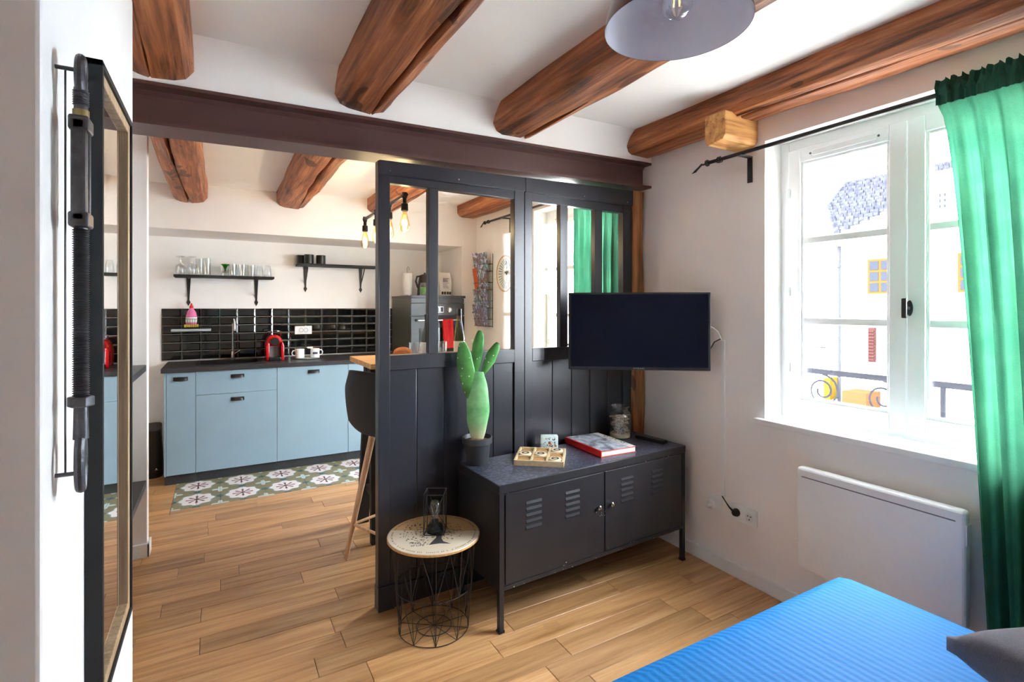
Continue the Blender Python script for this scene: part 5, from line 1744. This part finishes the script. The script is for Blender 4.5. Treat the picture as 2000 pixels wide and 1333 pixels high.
fbox('shutter', 'stucco_blue', 6.40, 7.05, 1.75, 2.95, -.14, -.05)
fwin(3.6, 4.3, 1.80, 2.90, 'orange_frame')
sh = fbox('shutter', 'shutter_brown', 8.42, 8.62, -.35, .74, -.14, -.05)
for k in range(10):
    fbox('shutter_slat', 'shutter_brown', 8.44, 8.60, -.30 + k * .10, -.24 + k * .10, -.17, -.14, sh)
fbox('ledge', 'stucco', 7.9, 8.8, -.72, -.60, -.25, 0)
fbox('awning', 'awning', 8.3, 9.0, -1.75, -1.25, -.9, -.05)
fbox('awning', 'awning_yellow', 9.48, 9.68, -1.65, -.95, -.7, -.05)
fbox('bracket_lamp', 'pipe_grey', 10.0, 10.25, -.02, .03, -.3, 0)
# hipped roof of the house behind, every course of tiles its own strip
rf = thing('tiled_roof_house', 'steep grey tiled roof of the taller house behind', 'house', (22.0, 11.0, -3.5))
MB().box((1.6, -6, 0), (8, 9, 9.6)).build('wall', 'stucco', rf)
def course_bounds(z):
    # outline of the visible hip in (y, z)
    pts_l = [(4.4, 11.83), (5.67, 12.49), (6.66, 12.07)]
    if z < 5.67:
        t = (z - 4.4) / (5.67 - 4.4)
        yl = 11.83 + (12.49 - 11.83) * t
    else:
        t = (z - 5.67) / (6.66 - 5.67)
        yl = 12.49 + (12.07 - 12.49) * t
    yr = 11.6 - (z - 4.45) * 2.35 if z < 5.3 else 6.5
    return yl, max(yr, 6.5)
nz = 17
for k in range(nz):
    z = 4.42 + (6.60 - 4.42) * k / (nz - 1)
    yl, yr = course_bounds(z)
    if yl - yr < .12: continue
    dxx = (z - 4.4) * .55
    n = max(1, int((yl - yr) / .16))
    mb = MB()
    for i in range(n):
        ya = yr + (yl - yr) * i / n
        yb_ = yr + (yl - yr) * (i + 1) / n - .012
        o = .02 * ((i + k) % 2)
        mb.box((dxx - .05 - o, ya - 11, z + 3.5 - o), (dxx + .12, yb_ - 11, z + 3.5 + .125))
    mb.build('tile_course', 'roof_slate', rf)
MB().tube([(1.26, 12.07 - 11, 10.22), (1.26, 6.5 - 11, 10.18)], .10, 8).build('ridge', 'stucco', rf)
MB().tube([(1.2, 12.07 - 11, 10.18), (.65, 12.49 - 11, 9.18), (.0, 11.83 - 11, 7.95)], .07, 8).build('hip_ridge', 'roof_slate', rf)
hb = thing('far_house', 'pale far house with a ribbed tiled roof', 'house', (26, 12, -3.5))
MB().box((0, -12, 0), (6, 12, 11)).build('wall', 'stucco', hb)
for k in range(9):
    MB().box((-.05 + k * .2, -12, 10.2 + k * .22), (.2 + k * .2, 12, 10.34 + k * .22)).build('tile_course', 'stucco_blue', hb)
# iron balcony rail outside the living room window
for (yc_, lab) in ((1.03, 'wrought iron balcony rail with scrolls outside the window by the radiator'), (3.155, 'wrought iron balcony rail with scrolls outside the kitchen window')):
    ba = thing('balcony_rail', lab, 'railing', (2.76, yc_, .80), group='balcony rails outside the windows')
    MB().box((-.012, -.66, .235), (.012, .66, .262)).build('top_bar', 'rail_iron', ba, bevel=.002)
    for yy in (-.655, .655):
        MB().box((-.13, yy - .008, .24), (.008, yy + .008, .256)).box((-.13, yy - .008, -.098), (.008, yy + .008, -.086)).build('wall_anchor', 'rail_iron', ba)
    MB().box((-.010, -.66, -.10), (.010, .66, -.085)).build('bottom_bar', 'rail_iron', ba)
    for yy in (-.64, 0, .64):
        MB().box((-.008, yy - .008, -.10), (.008, yy + .008, .24)).build('upright', 'rail_iron', ba)
    for s, yo in ((1, .235), (-1, -.235), (1, .52), (-1, -.52)):
        pts = []
        for i in range(40):
            t = i / 39
            a = PI / 2 + s * t * 3.6 * PI
            r = .085 * (1 - .72 * t)
            pts.append((0, yo + r * math.cos(a), .150 + r * math.sin(a)))
        pts = [(0, yo - s * -.10, -.085), (0, yo + s * .10, .06)] [:0] + pts
        MB().tube(pts, .005, 6).build('scroll', 'rail_iron', ba)
